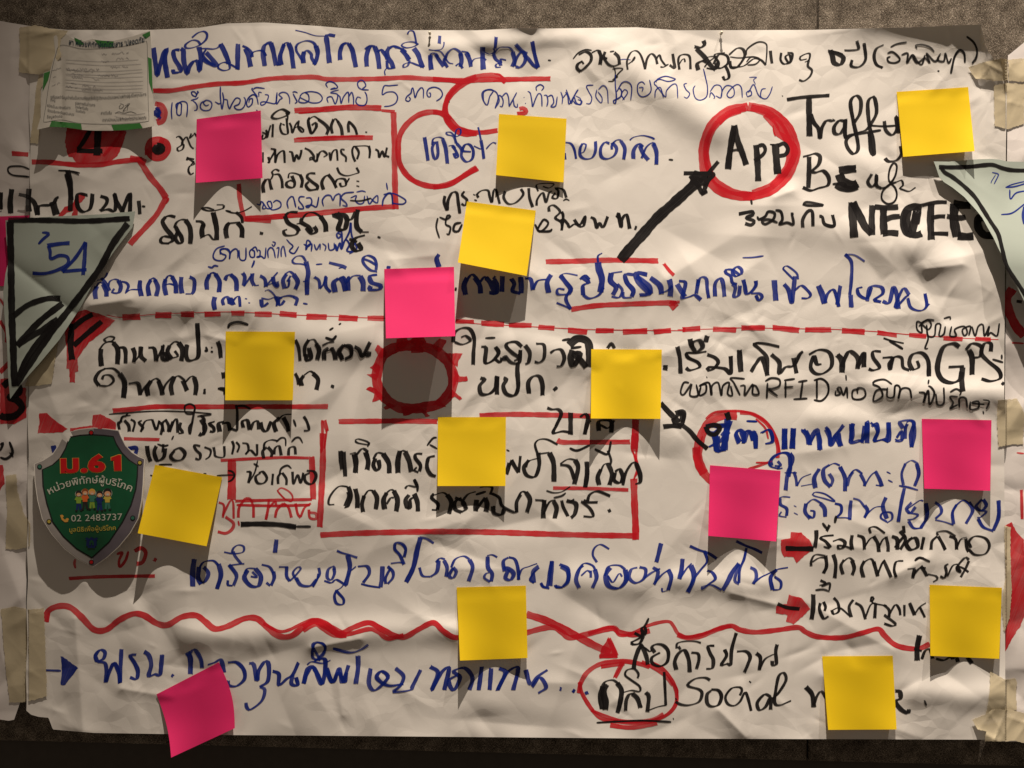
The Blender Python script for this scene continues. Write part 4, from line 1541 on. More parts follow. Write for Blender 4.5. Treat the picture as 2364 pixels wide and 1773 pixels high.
T 720 960 1045.9
@red_box large red marker box around black writing at bottom centre
r14 50 20 52 90 45 180
r10 75 60 66 120 60 160
r20 60 20 75 75
@writing black marker main lines inside the large red box
k22 140 170 142 215 148 260
k20 156 175 160 240 163 295
kc12 185 185 210 180 215 190
kc26 208 185 215 230 212 278
kc14 210 200 245 160 275 175
kc24 262 175 275 220 270 262
kc10 210 120 225 112 270 125 280 140 225 132 212 122
kc8 280 130 272 150
kc20 310 205 300 240 315 265 330 250 325 215
kc14 300 210 320 180 350 185
kc24 348 185 375 230 378 280
kc26 430 170 420 220 420 278
kc12 425 200 440 170 460 175
kc24 455 175 475 220 485 272
kc18 540 185 510 185 505 205 530 240 525 270
kc12 520 275 500 265 512 250
kc20 600 195 570 205 562 250 580 285 605 295
k10 562 145 590 110 610 105
k10 575 140 612 160
k8 950 165 965 172
kc22 950 285 965 230
kc12 960 250 975 215
kc18 975 215 990 245 1010 275
kc14 1010 275 1018 195
kc20 1060 215 1035 250 1050 290 1090 295 1110 240 1105 180
kc12 1045 250 1060 220 1110 205
kc12 1105 190 1095 165 1090 135 1110 115 1150 115 1200 140
kc14 1110 185 1160 178
kc24 1160 180 1180 230 1182 320
kc12 110 432 82 430 90 390 130 345 175 345
kc20 178 345 190 390 175 440 160 445
kc16 160 440 180 390 175 370
kc22 212 355 222 400 222 450
kc20 250 470 245 430 255 390
kc12 250 400 275 365 300 365
kc22 300 365 318 400 312 455
kc24 355 455 350 410 365 375
kc12 355 385 385 360 405 368
kc24 400 365 418 410 412 465
kc14 365 430 385 400 400 400
kc22 465 450 458 410 475 385
kc18 465 445 480 450 480 410 500 395
kc22 500 380 515 420 518 465
kc14 455 355 470 340 510 345 500 310
k14 500 308 515 340 515 370
kc18 595 380 585 400 615 430 612 460
kc12 612 460 585 458
kc12 600 385 640 375 665 390
kc22 660 385 680 420 670 478
kc20 730 400 700 420 700 455 730 470
kc16 730 470 755 450 735 425 760 385 800 370
kc18 700 400 740 420 750 450
kc24 805 410 800 440 800 465
kc18 800 460 830 420 845 400
kc24 845 400 855 430 850 468
kc14 820 350 850 345 880 350 870 385
k12 800 385 850 370
kc22 885 440 890 475 925 482 940 455
kc16 880 380 915 400 930 440 990 470 1000 450
kc18 1000 470 1000 420 1020 385
kc12 1005 400 1025 370 1050 375
kc22 1045 372 1065 410 1050 470
kc16 1090 410 1130 415 1140 440
kc22 1135 410 1130 460 1130 500
kc12 1130 480 1160 420 1190 410
kc22 1180 415 1195 450 1185 500
kc12 1145 365 1180 375 1220 370 1262 345
k10 1180 400 1220 390 1240 375
T 700 1000 800
kc16 1640 195 1690 165 1740 170
kc30 1735 170 1755 220 1730 325
kc24 1640 200 1700 215 1730 290
kc30 1810 180 1812 260 1800 345
kc28 1890 330 1880 280 1900 230
kc14 1895 250 1920 200 1950 190
kc28 1945 190 1970 260 1955 330
k16 1860 100 1900 120 1945 130 1965 50
kc16 1945 110 1965 170 1960 200
kc26 1990 250 1985 300 2020 315 2040 280 2020 230 1990 245
kc20 2040 330 2060 250 2100 190 2130 190
kc28 2125 190 2150 260 2150 310 2120 325
k16 1700 95 1750 110 1830 75
kc20 1650 430 1660 470 1690 530
kc30 1680 430 1740 450 1735 510 1710 540
kc18 1700 440 1730 420
kc28 1880 440 1820 440 1790 430
kc20 1775 435 1830 480 1850 530 1790 530
kc22 1815 430 1830 390 1880 370 1960 400
k20 1950 485 1960 505
T 200 760 1045.9
@writing black marker writing left of the yellow note at mid left
kc24 72 180 68 130 70 95
kc12 62 100 85 70 115 60 135 65
kc24 130 65 152 100 150 170
kc12 95 60 85 50 110 35 135 40 125 55 95 62
kc20 155 90 180 90 190 110 190 165
kc20 225 90 235 120 230 160
kc12 230 160 255 130 270 85
kc22 265 85 265 130 290 155
kc20 300 90 330 95 340 155
kc12 340 155 360 110 378 75
kc20 372 80 370 140 395 150 385 120 360 115
kc22 415 145 395 110 405 80
kc12 405 80 430 60 450 65
kc24 448 65 468 100 462 155
kc14 420 140 445 130 430 105
kc22 490 75 485 120 495 150 520 150 545 130 545 60 540 -30
k14 582 85 590 108
k14 575 105 590 105
k12 610 85 612 92
k12 605 108 618 110
kc20 640 60 650 90 655 140
k14 690 -5 700 -25 740 -35 790 -22
kc20 60 275 42 245 60 210 90 192
kc14 85 192 130 192 160 215
kc26 160 215 185 260 180 335
kc14 60 275 105 275 132 250 115 225 85 225 75 245
kc20 205 265 250 265 262 320
kc14 260 320 285 280 310 260
kc24 300 325 295 285 315 250
kc12 310 255 340 240 360 260
kc22 350 250 365 290 370 320
kc12 370 310 385 270 420 230
kc22 418 320 412 275 430 230
kc12 425 235 450 228 480 250
kc22 470 250 490 300
kc12 480 260 510 230 530 235
kc22 525 235 535 275 530 320
k26 570 302 582 304
kc20 650 290 680 300
kc18 665 210 670 240
k14 640 290 672 290 672 320
@writing black marker writing right of the yellow note at mid left
kc16 1018 50 1035 90 1042 155
kc22 1070 120 1075 150 1095 140 1085 90
kc18 1065 130 1065 85 1085 50
kc12 1080 55 1110 50 1125 75
kc22 1120 70 1135 100 1125 150
kc22 1160 150 1160 110 1180 90
kc16 1165 110 1190 100 1200 90
kc22 1195 90 1210 120 1215 150
kc18 1150 80 1180 65 1210 60
k14 1165 40 1200 50 1220 30
k12 1185 5 1205 -8
kc20 1250 150 1235 110 1260 80 1290 85 1290 130 1260 150
kc16 1018 215 1030 240 1035 270
kc22 1050 275 1045 250 1060 225
kc12 1060 225 1090 205 1110 215
kc22 1105 215 1130 245 1122 295
k16 1192 275 1208 282
T 782 500 800
k14 0 690 15 680
kc30 20 900 0 860 30 820
kc24 30 820 70 840 80 880 40 905
kc26 100 830 130 850 150 895 175 850 200 800
kc26 160 870 190 890 195 860
@writing black marker lines below the mid left note
T 200 760 1045.9
k7 108 415 200 408 330 400 480 402 610 412
k10 480 400 480 375 505 365 528 380 520 410 490 412 478 400
k11 528 385 518 440 505 510 500 480 520 450
kc14 160 490 155 455 175 450
kc12 160 460 175 430 190 425 200 410
kc16 185 445 205 470 208 500
k7 165 440 175 425 215 420
kc12 215 440 235 455 225 500
kc14 270 445 255 455 275 480 262 500
kc12 265 500 285 450 320 440
kc12 320 440 340 490 355 445
kc14 350 450 370 470 362 515
kc14 375 500 370 460 390 440
kc14 385 440 400 470 400 500 420 450
kc14 405 500 425 450 440 440 445 505
kc14 460 455 455 480 470 505 448 508
k9 415 540 425 520
k14 555 420 575 440 570 480 575 515
k10 540 425 590 418 610 415
kc22 560 440 580 480 565 515 550 510
kc18 625 450 600 460 620 480 620 500 600 498
kc22 650 500 645 460 670 450
kc20 660 460 690 460 700 495
kc16 690 480 720 490 735 495
k14 728 370 735 400 735 495
k12 735 375 770 375 800 390
kc18 765 480 760 450 785 445 795 490
kc16 800 490 815 455 835 450 840 490
kc18 850 455 860 490 880 495 900 450
kc20 925 500 915 460 940 430
kc12 930 450 960 420 1000 415
kc20 960 430 980 470 985 500
k12 1010 440 1022 475
kc14 1060 425 1075 450 1085 490 1060 495
kc20 295 570 300 610 312 645
kc20 340 570 330 600 345 640 375 625 385 580
k10 345 560 375 570 400 565
kc12 375 560 370 600
kc18 430 590 410 620 430 640 465 635 480 605 455 580 425 590
k9 352 662 385 660 418 660
kc14 555 570 525 565 535 590 555 610 550 635 530 630
kc12 575 575 605 590 600 620 580 635
kc12 620 575 625 600 630 620 670 622 672 570
kc12 710 545 718 570 710 610
kc11 730 550 745 570 735 600
kc12 760 555 785 560 790 590 775 610
kc12 775 610 800 590 830 615 832 560
kc16 865 630 860 595 880 575
kc12 865 590 870 555 900 540 935 545
kc16 885 575 905 600 900 625
kc14 915 610 920 580 940 570 950 615
k9 925 550 950 530 970 535 972 570
kc14 985 615 990 580 1015 575 1020 610
k9 1000 550 1020 530 1040 530 1055 555
@writing black marker arrow and word inside the small red box
k9 310 712 325 716
k8 570 705 585 705
k8 635 715 680 712 722 712
k10 690 690 710 695 722 712 710 735 690 745
kc14 780 695 800 700 790 750
k8 790 750 820 700 835 640
k10 815 655 840 670
kc14 850 700 825 720 835 750 865 750 880 725 860 695 840 700
kc12 910 705 905 760
kc14 935 755 935 720 950 700
k10 940 715 950 680 980 665 1000 680
kc12 955 700 975 730 975 760
kc12 1005 695 1010 755 1030 710 1045 750 1058 700
kc16 1075 690 1110 695 1120 720 1100 755 1070 745 1065 715 1090 700
@writing red marker handwritten word below the small red box
rc12 645 845 670 860 665 920
rc12 665 910 700 840 715 845 718 925
rc14 740 920 745 870 775 825
rc12 775 825 800 830 815 870
rc14 815 860 815 920
rc14 890 830 885 880 875 930
rc12 890 870 920 840 925 860
rc14 920 920 930 880 960 850
rc14 960 850 985 870 1000 920
r9 930 790 950 775 985 790 1005 815 1000 840 970 830 940 800 930 785
rc14 1020 850 1030 900 1045 920
rc12 1045 915 1065 870 1095 850
rc14 1085 880 1090 920 1120 925 1120 900 1090 895
r10 740 935 745 960
T 0 900 800
r20 1440 810 1490 850 1480 890 1440 915 1390 905
T 1564 500 800
@writing blue marker block of lines right of the red ring
k34 315 1250 330 1290
bc40 335 1300 310 1380 300 1490
bc30 250 1380 240 1440 250 1490
b22 180 1340 210 1330 260 1340 340 1330
b22 180 1345 190 1370 230 1380 260 1360
bc26 200 1470 240 1460 250 1495 310 1490
bc30 280 1400 330 1340
b14 440 1305 510 1308
bc26 400 1440 375 1390 395 1360 430 1380
bc20 430 1370 430 1440 450 1380 480 1370
bc26 480 1370 500 1400 500 1480
bc22 530 1380 580 1360 600 1390 605 1440 560 1450
bc34 685 1350 680 1485
bc34 740 1350 730 1480
T 1764 980 1045.9
bc14 180 25 210 35
bc18 205 30 220 60 225 100
bc10 225 95 250 50 270 45
bc18 265 40 275 80 268 125
bc16 300 10 320 40 325 100
bc12 325 95 345 50 380 20
bc18 365 40 370 80 378 105
bc20 435 -5 425 40 425 80
bc12 425 85 460 75 480 80
bc18 490 5 485 40 478 90
bc12 520 -10 545 10
bc18 545 5 555 40 535 80
bc12 535 85 575 75 605 85
bc18 605 -10 605 40 595 80
bc10 640 70 650 75 685 70
bc16 690 70 690 20 700 -5
bc12 695 -10 715 -20 735 -10
bc18 730 -10 735 50 720 110
bc14 90 212 70 215 75 200
bc12 70 215 35 205 25 185 50 150 95 135 125 140
bc20 125 140 140 170 115 240 105 320
bc10 100 235 160 235
bc14 145 230 155 260 160 300
bc10 160 300 185 260 230 240
bc22 270 215 245 260 250 310
bc10 180 300 235 290
bc16 318 240 335 270 325 300
bc20 325 305 295 270 290 220 320 195
bc12 300 210 340 190 370 200
bc20 370 205 395 260 395 325
bc18 405 300 415 260 435 230
bc12 415 250 445 220 480 240
bc16 470 240 490 280 490 300
bc10 490 300 520 250 550 225
bc18 545 230 565 270 575 300
bc10 545 295 575 300
b8 598 230 618 240
b8 605 270 628 282
bc14 680 295 672 240 690 190
bc12 690 190 720 175 750 190
bc18 745 190 755 240 735 300
b10 658 298 700 305 752 320
bc12 128 355 90 352 75 360
bc16 78 360 80 390 110 410 110 445
bc10 110 452 75 445 85 425
b7 145 395 158 402
b7 145 430 165 440
bc18 225 460 200 425 205 385
bc12 205 390 240 365 280 385
bc14 215 445 240 455 245 425 225 420
bc20 275 385 295 410 298 450
bc10 235 345 250 330 300 340 345 375 290 360 250 350 240 345
bc16 345 385 375 395 375 430 350 455
bc10 350 455 400 455 425 462
bc18 425 370 420 410 418 465
bc12 435 360 465 370 490 400
bc18 490 395 505 420 490 455
bc10 490 450 540 405 590 400
bc20 595 355 580 400 600 460
bc12 600 475 570 455 580 430 620 430 625 460 600 480
bc18 685 310 670 380 655 475
bc18 720 380 695 410 715 430 740 400
bc14 700 430 750 440 730 460 700 465
bc16 705 470 730 505 770 505
bc20 765 505 795 450 790 385
bc10 695 415 760 370 775 375
bc16 835 380 860 400 865 430 835 460
bc10 835 465 880 475 925 490
bc16 925 485 920 430 940 390
bc12 930 400 970 370 1000 385
bc18 1000 380 1018 420 985 485
bc18 1065 365 1035 400 1060 420 1085 395 1070 365
bc14 1045 420 1085 425 1060 450 1040 455
bc16 1045 460 1070 500 1120 520
bc20 1120 515 1145 450 1145 370
@writing black marker lines in the lower right of the sheet
kc20 255 515 255 550 248 600
k14 285 480 300 500 310 510
kc16 320 490 305 520
kc16 340 540 290 545 275 555 300 570 325 600
k10 320 605 290 595
kc18 335 570 370 560 395 575 385 600 365 608
kc12 365 608 360 590 400 595 430 608
kc18 430 540 425 575 430 610
kc16 455 540 485 555 490 610
kc10 490 600 515 560 540 545
kc18 535 545 555 580 560 620
kc10 560 600 580 560 600 550
kc16 595 545 605 590 605 620
kc12 520 530 515 505 545 500 590 530
k14 352 445 345 480
kc20 625 545 650 560 650 610
kc18 640 600 670 560 690 540
kc18 665 520 690 560 665 610
k16 680 495 685 530
kc20 725 550 695 580 715 610 750 595 740 555 705 560
kc16 780 550 768 608
kc16 815 610 820 570 845 545
kc12 850 540 845 525 890 520 935 545
kc16 850 545 870 580 885 612
kc16 905 545 935 560 940 610
kc10 940 605 960 560 990 550
kc16 985 555 990 600 1000 620
kc14 1010 600 1000 570 1030 545 1080 555 1100 590 1080 630 1030 635 1000 610
kc12 300 640 250 635 230 665 230 690
kc12 235 670 270 650 305 650
kc18 300 640 305 690 290 725
kc18 338 635 350 680 345 750
kc16 385 730 375 690 390 660
kc12 385 670 415 650 440 670
kc18 430 665 440 700 430 735
kc18 485 745 475 700 490 665
kc12 480 675 520 655 540 680
kc18 535 670 555 740
kc12 555 730 575 680 590 660
kc16 585 665 605 710 620 745
kc14 645 745 635 710 645 670 680 665
kc12 700 705 740 700
kc18 735 705 725 750
kc12 725 740 760 700 790 700
kc16 765 690 785 720 795 740
kc12 800 730 840 740 845 755 825 768
k12 735 665 760 650 800 665 810 670
kc12 740 655 780 650
kc14 900 680 885 690 890 720 880 748 860 740
kc10 895 740 920 690 945 680
kc14 940 690 960 720 940 700 980 650 1000 660
kc14 960 745 985 700 1000 665
kc12 940 690 970 700 998 720
kc14 275 760 300 775 270 785
k12 280 790 320 775 318 810
k10 250 808 290 805 320 815
kc22 240 828 240 890 232 950
kc16 275 870 270 900 290 945 315 935
kc14 290 865 300 890 295 910
kc14 340 845 360 870 365 910 340 925 330 905
kc10 335 905 370 895 420 935
kc16 435 855 415 890 425 940
kc14 445 870 475 890 495 950
kc10 495 940 520 880 545 870
kc16 545 870 540 945
kc10 520 865 525 840 535 850 530 870 600 885
kc14 585 880 610 905 610 940
kc12 610 930 640 880 660 900 665 930
kc12 685 880 685 935
kc16 710 870 735 930
kc10 735 925 760 890 790 870
kc12 760 890 785 940
T 1564 1000 800
kc20 1320 1160 1390 1215 1370 1230 1320 1215
kc34 1545 1290 1530 1370 1530 1450
kc18 1510 1375 1560 1390
kc20 1560 1440 1580 1390 1610 1380 1630 1440
kc24 1650 1440 1700 1450 1740 1430 1760 1440
kc24 1760 1440 1780 1430 1790 1460
kc26 1850 1430 1880 1470
@red_wave wavy red marker line across the bottom of the sheet
T 1240 1220 1045.9
r17 250 515 300 495 350 482 380 490 400 520 440 520 480 505 540 475 600 458 645 455 665 475 690 515 730 530 800 518 880 490 950 475
@red_ring rough red marker ring on the right, behind the blue line
T 1564 1000 800
r50 120 90 125 160 150 230 200 290 230 320
@black_bar black marker bars across the red arrow blocks
T 1564 1000 800
k32 690 735 780 738 870 738
k24 640 1090 700 1113 780 1122
T 1300 60 1045.9
S sheet
@writing black marker heading right of the title
k7 48 160 75 130 110 115 140 118
kc16 75 140 110 125 135 140 135 170 110 200 85 220
kc16 85 222 68 205 72 185 95 170
kc9 72 185 90 172 100 185
kc12 140 130 165 118 180 122
kc18 175 120 185 150 180 188
kc14 205 125 198 150 215 160
kc14 198 155 220 185 245 195 275 185
kc16 250 130 270 150 275 185
k8 228 125 250 122
k6 245 195 255 225 248 265 220 270
k6 240 210 265 205 292 208 275 225 255 250 268 245 240 262
b5 275 165 300 162 330 165
kc10 315 212 312 170 330 130 355 120 375 135 390 170 400 210
kc9 318 185 345 165 350 150 335 175
kc12 400 210 410 160 430 135 450 150 460 185
kc10 455 160 470 140 480 165 500 190 515 185 490 200 475 198
kc14 535 135 540 170 545 205 520 190
kc12 568 212 562 170 570 145 595 138 618 150 622 210
kc8 565 190 580 165 592 160 595 175
kc20 640 100 670 105 690 90 685 70
kc22 650 110 690 150 720 190 745 212
kc20 660 215 655 185 680 170 700 175
kc9 680 170 710 150 740 150 710 175 690 200
kc12 700 205 745 210 760 180 740 140 790 130
kc14 735 185 760 140 800 145 805 180 770 205 745 195 760 170
kc14 790 190 805 220 810 250 790 262 780 245
kc14 810 140 850 108 880 115 885 150 850 200 820 200 815 170
k6 815 150 860 155 920 150 960 158
k7 895 175 920 150 960 160 940 185 900 190
k7 895 140 900 110 950 78 990 85 995 120 990 185
kc12 820 200 880 195 930 160 965 165 990 190
kc14 1012 120 1015 150 1020 182
kc12 1065 130 1062 165 1080 185 1110 170 1105 140 1085 150 1100 180
kc14 1095 130 1120 135 1110 175 1090 185
kc10 1190 160 1160 165 1158 150 1185 135 1205 135 1200 165 1180 175
kc12 1200 165 1195 195 1215 215 1205 245 1175 268 1152 262
@writing blue marker second line right of the red ring
b6 0 350 15 330
b6 15 310 30 350 40 378 55 340 75 310
b6 60 340 85 355 85 380 62 380 50 365
b6 148 288 115 292 125 320 140 350 132 378 112 378
b6 165 310 160 345 185 375 190 350 170 320
b6 172 310 195 290 215 310 220 378
b7 255 235 255 290 260 340 255 378 245 365 280 345 285 315 270 300
b6 262 320 290 275 320 275 335 300 330 362
b6 300 360 285 335 300 310 315 325 290 362
b6 400 285 385 272 365 285 365 325 385 345 415 335 430 310 422 262
b6 370 300 390 300 385 320
b6 448 350 452 315 475 300 490 350
b6 450 290 445 275 470 260 510 270 540 265 550 258
b6 455 275 460 260 500 245 550 258
b6 450 285 470 310 500 345 505 315 535 285 555 290 560 352
b6 605 280 590 285 600 310 618 330 605 352 590 345
b6 645 290 635 310 645 350 670 362 700 345 705 300 695 250 685 208
b6 715 350 722 325 740 345 735 355
b6 718 320 740 290 765 290 775 310 770 350 745 340
b6 770 345 780 310 800 290 830 300 835 335 815 350 800 335 820 305 850 285 870 300 875 350
b6 900 345 895 325 915 315 920 335 900 345
b6 905 325 930 285 950 330 965 350
b5 908 250 945 250 930 262 940 285
b6 990 305 970 310 965 345 990 355 1010 330 1022 295
k7 1068 340 1074 342
T 900 60 600
b12 800 640 795 600 800 560 840 540 880 550 850 600 835 660 820 670 790 620 785 570 815 545 870 545 910 570 920 620 895 700
b12 895 700 930 640 925 590 950 600 965 640 955 685 935 680
b12 955 600 990 570 1010 610 1015 685
b12 1015 685 1045 630 1080 565
b12 1050 620 1060 680 1085 690 1085 660
b15 1140 605 1144 610
b15 1152 655 1157 660
b12 1172 555 1195 570 1210 650 1215 685 1240 620 1265 575 1290 590 1295 685
b12 1250 550 1245 520 1280 498 1310 520 1290 550
b12 1310 590 1335 590 1345 640 1335 685
b12 1345 600 1380 590 1395 650 1370 685 1410 680 1425 600
b12 1455 560 1470 610 1465 665
b12 1495 560 1515 600 1525 665 1560 610 1600 540
b12 1570 600 1585 650 1620 670 1635 640 1600 625
T 0 400 800
S pennant
@pennant_border thick black marker border lines
k34 52 298 300 300 550 305 828 288
k44 65 310 68 500 72 700 75 900 85 1130 88 1240 95 1360
k42 815 320 720 450 640 600 540 740 440 870 330 1010 220 1170 100 1350
@hatching thick black marker hatching strokes
k36 85 910 180 840 300 800 385 800
k40 110 1100 170 1030 270 930 400 830
k40 110 1100 180 1050 270 1000 370 930
k40 120 1300 180 1170 260 1060 350 950
@year_number blue marker number 54 with an apostrophe
b18 268 378 300 380 310 390 275 420 245 452
b26 445 445 380 450 300 462
b22 310 465 320 500 325 545 380 525 430 535 430 580 360 620 280 640 205 638
b22 545 440 480 540 395 630
b22 400 628 480 620 552 615
b26 545 440 540 540 530 650
T 1964 300 400
S pennant_right
@pennant_border thick black marker border lines
k52 1125 470 1300 475 1500 470 1700 448 1820 445 1950 490 2100 515 2400 515 2900 515
k52 1150 470 1200 540 1300 600 1450 720 1580 850 1680 1000 1780 1160 1880 1320 1930 1500 1980 1700 2060 1850 2200 2060 2400 2400
@year_number blue marker number 5 with an apostrophe
b16 1805 540 1880 560 1880 590 1830 690
b12 1850 570 1800 650 1790 680
b20 1975 730 2100 720 2300 660
b16 1980 730 2080 690 2300 640
b20 2030 760 2040 880 2120 800 2300 780 2350 850 2200 960 2060 1060 1920 1080
b40 2220 980 2200 1100 2220 1200
"""

# ---------------------------------------------------------------- wall
def box(x0, x1, z0a, z0b, z1, y0, y1):   # bottom edge runs from z0a (left) to z0b (right)
    v = [(x0, y0, z0a), (x1, y0, z0b), (x1, y0, z1), (x0, y0, z1), (x0, y1, z0a), (x1, y1, z0b), (x1, y1, z1), (x0, y1, z1)]
    f = [(0, 1, 2, 3), (5, 4, 7, 6), (4, 0, 3, 7), (1, 5, 6, 2), (3, 2, 6, 7), (4, 5, 1, 0)]
    return v, f
def pz(py): return (CY - py) * S
def pxx(px): return (px - CX) * S
def bottom(px): return 1710 + (px / 2364.0) * 60
wall = link(bpy.data.objects.new('wall', None), kind='structure', label='wall clad in coarse brown grey woven fabric panels')
def panel(xl_t, xl_b, xr_t, xr_b):
    zt = pz(-700); v = []
    zb1, zb2 = pz(bottom(xl_b)), pz(bottom(xr_b))
    pts = [(pxx(xl_b), zb1), (pxx(xr_b), zb2), (pxx(xr_t), zt), (pxx(xl_t), zt)]
    for (i, y) in ((0.0, 0.022), (0.0, 0.002), (0.0016, 0.0)):
        for k, (x, z) in enumerate(pts):
            v.append((x + (i if k in (0, 3) else -i), y, z + (i if k < 2 else -i)))
    f = [(8, 9, 10, 11)]
    for r in (0, 4):
        for k in range(4):
            a = r + k; b_ = r + (k + 1) % 4
            f.append((a, b_, b_ + 4, a + 4))
    return mesh_obj('panel', v, f, M['fabric'], wall, smooth=False)
panel(-2200, -2200, 1898, 1863); panel(1902.5, 1867.5, 4600, 4600)
v, f = box(-1.7, 1.7, -1.3, -1.3, 0.8, 0.022, 0.03)
mesh_obj('backing', v, f, M['void'], wall, smooth=False)
v, f = box(-1.7, 1.7, -1.3, -1.3, pz(1700), 0.012, 0.0215)
mesh_obj('wall_base', v, f, M['base'], None, smooth=False, kind='structure', label='painted grey brown strip below the fabric panels')

# ---------------------------------------------------------------- sheets
c = lambda v_: (lambda y: np.full_like(np.asarray(y, dtype=float), v_))
def main_left(y): return np.interp(y, [0, 60, 400, 900, 1500, 1640, 1800], [64, 66, 70, 66, 62, 60, 60]) + 1.2 * np.sin(np.asarray(y) / 23.0)
def main_right(y): return np.interp(y, [0, 56, 83, 110, 140, 300, 900, 1400, 1800], [2264, 2264, 2276, 2312, 2324, 2322, 2318, 2320, 2322])
leftsheet = grid_sheet('paper_sheet', c(-130), lambda y: np.interp(y, [0, 1200, 1500, 1620, 1660, 1800], [72, 64, 58, 46, 31, 31]),
    lambda x: np.interp(x, [-130, 0, 20, 70, 150], [44, 48, 52, 60, 66]), lambda x: np.interp(x, [-130, 0, 20, 40, 80], [1655, 1661, 1664, 1660, 1655]),
    H_left, 70, 420, M['paper2'], 1, label='crumpled white sheet at the left edge of the picture, cut off by the frame', cat='paper sheet')
rightsheet = grid_sheet('paper_sheet', lambda y: np.interp(y, [0, 130, 1800], [2330, 2327, 2312]), c(2500),
    lambda x: np.interp(x, [2312, 2330, 2364, 2500], [134, 126, 98, 60]), c(1712),
    H_right, 70, 420, M['paper2'], 2, label='narrow white sheet at the right edge of the picture with red marker on it', cat='paper sheet')
sheet = grid_sheet('paper_sheet', main_left, main_right, top_y, bot_y, H_main, 880, 620, M['paper'], 3,
    label='large central flipchart sheet covered in coloured marker handwriting', cat='paper sheet')

# pennants: pale green triangles
def tpt(T, pts):
    return [(T[0] + x * T[2] / 2212.0, T[1] + y * T[2] / 2212.0) for x, y in pts]
def H_pen(x, y):
    x = np.asarray(x, dtype=float); y = np.asarray(y, dtype=float)
    base = 0.004 + 0.020 * np.clip((y - 60) / 1640, 0, 1) ** 0.8
    r, q = segd(x, y, 18, 600, 172, 722)
    h = base + 0.0060 + 0.003 * sm(500, 900, y)
    h = h - 0.0048 * np.exp(-np.abs(q) / 26.0) + 0.0012 * np.sin(y / 31.0) * sm(120, 10, x)
    h = h + 0.002 * np.exp(-((x - 250) / 60) ** 2 - ((y - 520) / 60) ** 2) + 0.001 * np.sin(x / 22.0 + y / 57.0)
    return h + 0.001 * kern(x, y, N_PEN)
N_PEN = make_noise(21, 22, (10, 500, 310, 920), 18, 60, 1.6)
N_PEN2 = make_noise(22, 24, (2150, 370, 2600, 900), 18, 60, 1.4)
pen_poly = tpt((0, 400, 800), [(35, 300), (240, 282), (430, 272), (640, 262), (862, 243), (856, 290), (845, 345), (720, 510), (600, 690), (515, 855), (380, 1060), (250, 1215), (130, 1350), (65, 1440), (52, 1300), (45, 1100), (28, 900), (20, 760), (35, 640), (55, 560), (40, 420)])
pennant = patch_obj('paper_pennant', pen_poly, H_pen, 0.0, M['mint'], step=4.0, thick=0.0003,
    label='pale green paper pennant marked 54, left of the sheet', cat='pennant', group='numbered paper pennants')
def H_pen2(x, y):
    x = np.asarray(x, dtype=float); y = np.asarray(y, dtype=float)
    base = 0.009
    h = base + 0.006 + 0.018 * sm(390, 620, y) + 0.003 * sm(2230, 2330, x) * np.sin((x - 2230) / 34.0) * sm(520, 380, y)
    return h + 0.001 * kern(x, y, N_PEN2)
pen2_poly = tpt((1964, 300, 400), [(1060, 402), (1250, 405), (1400, 392), (1600, 375), (1800, 368), (1900, 378), (2000, 402), (2212, 408), (2700, 410), (3300, 415), (2900, 1500), (2500, 2700), (2420, 2560), (2212, 2180), (2090, 1930), (1960, 1659), (1880, 1500), (1820, 1370), (1750, 1250), (1680, 1120), (1600, 1020), (1450, 855), (1300, 735), (1190, 665), (1130, 600), (1090, 480)])
pennant2 = patch_obj('paper_pennant', pen2_poly, H_pen2, 0.0, M['mint'], step=4.0, thick=0.0003,
    label='pale green paper pennant with a blue 5, cut off by the right edge', cat='pennant', group='numbered paper pennants')

SHEETS = {'sheet': (sheet, H_main), 'left_sheet': (leftsheet, H_left), 'right_sheet': (rightsheet, H_right), 'pennant': (pennant, H_pen), 'pennant_right': (pennant2, H_pen2)}
build_writing(WRITING, SHEETS)

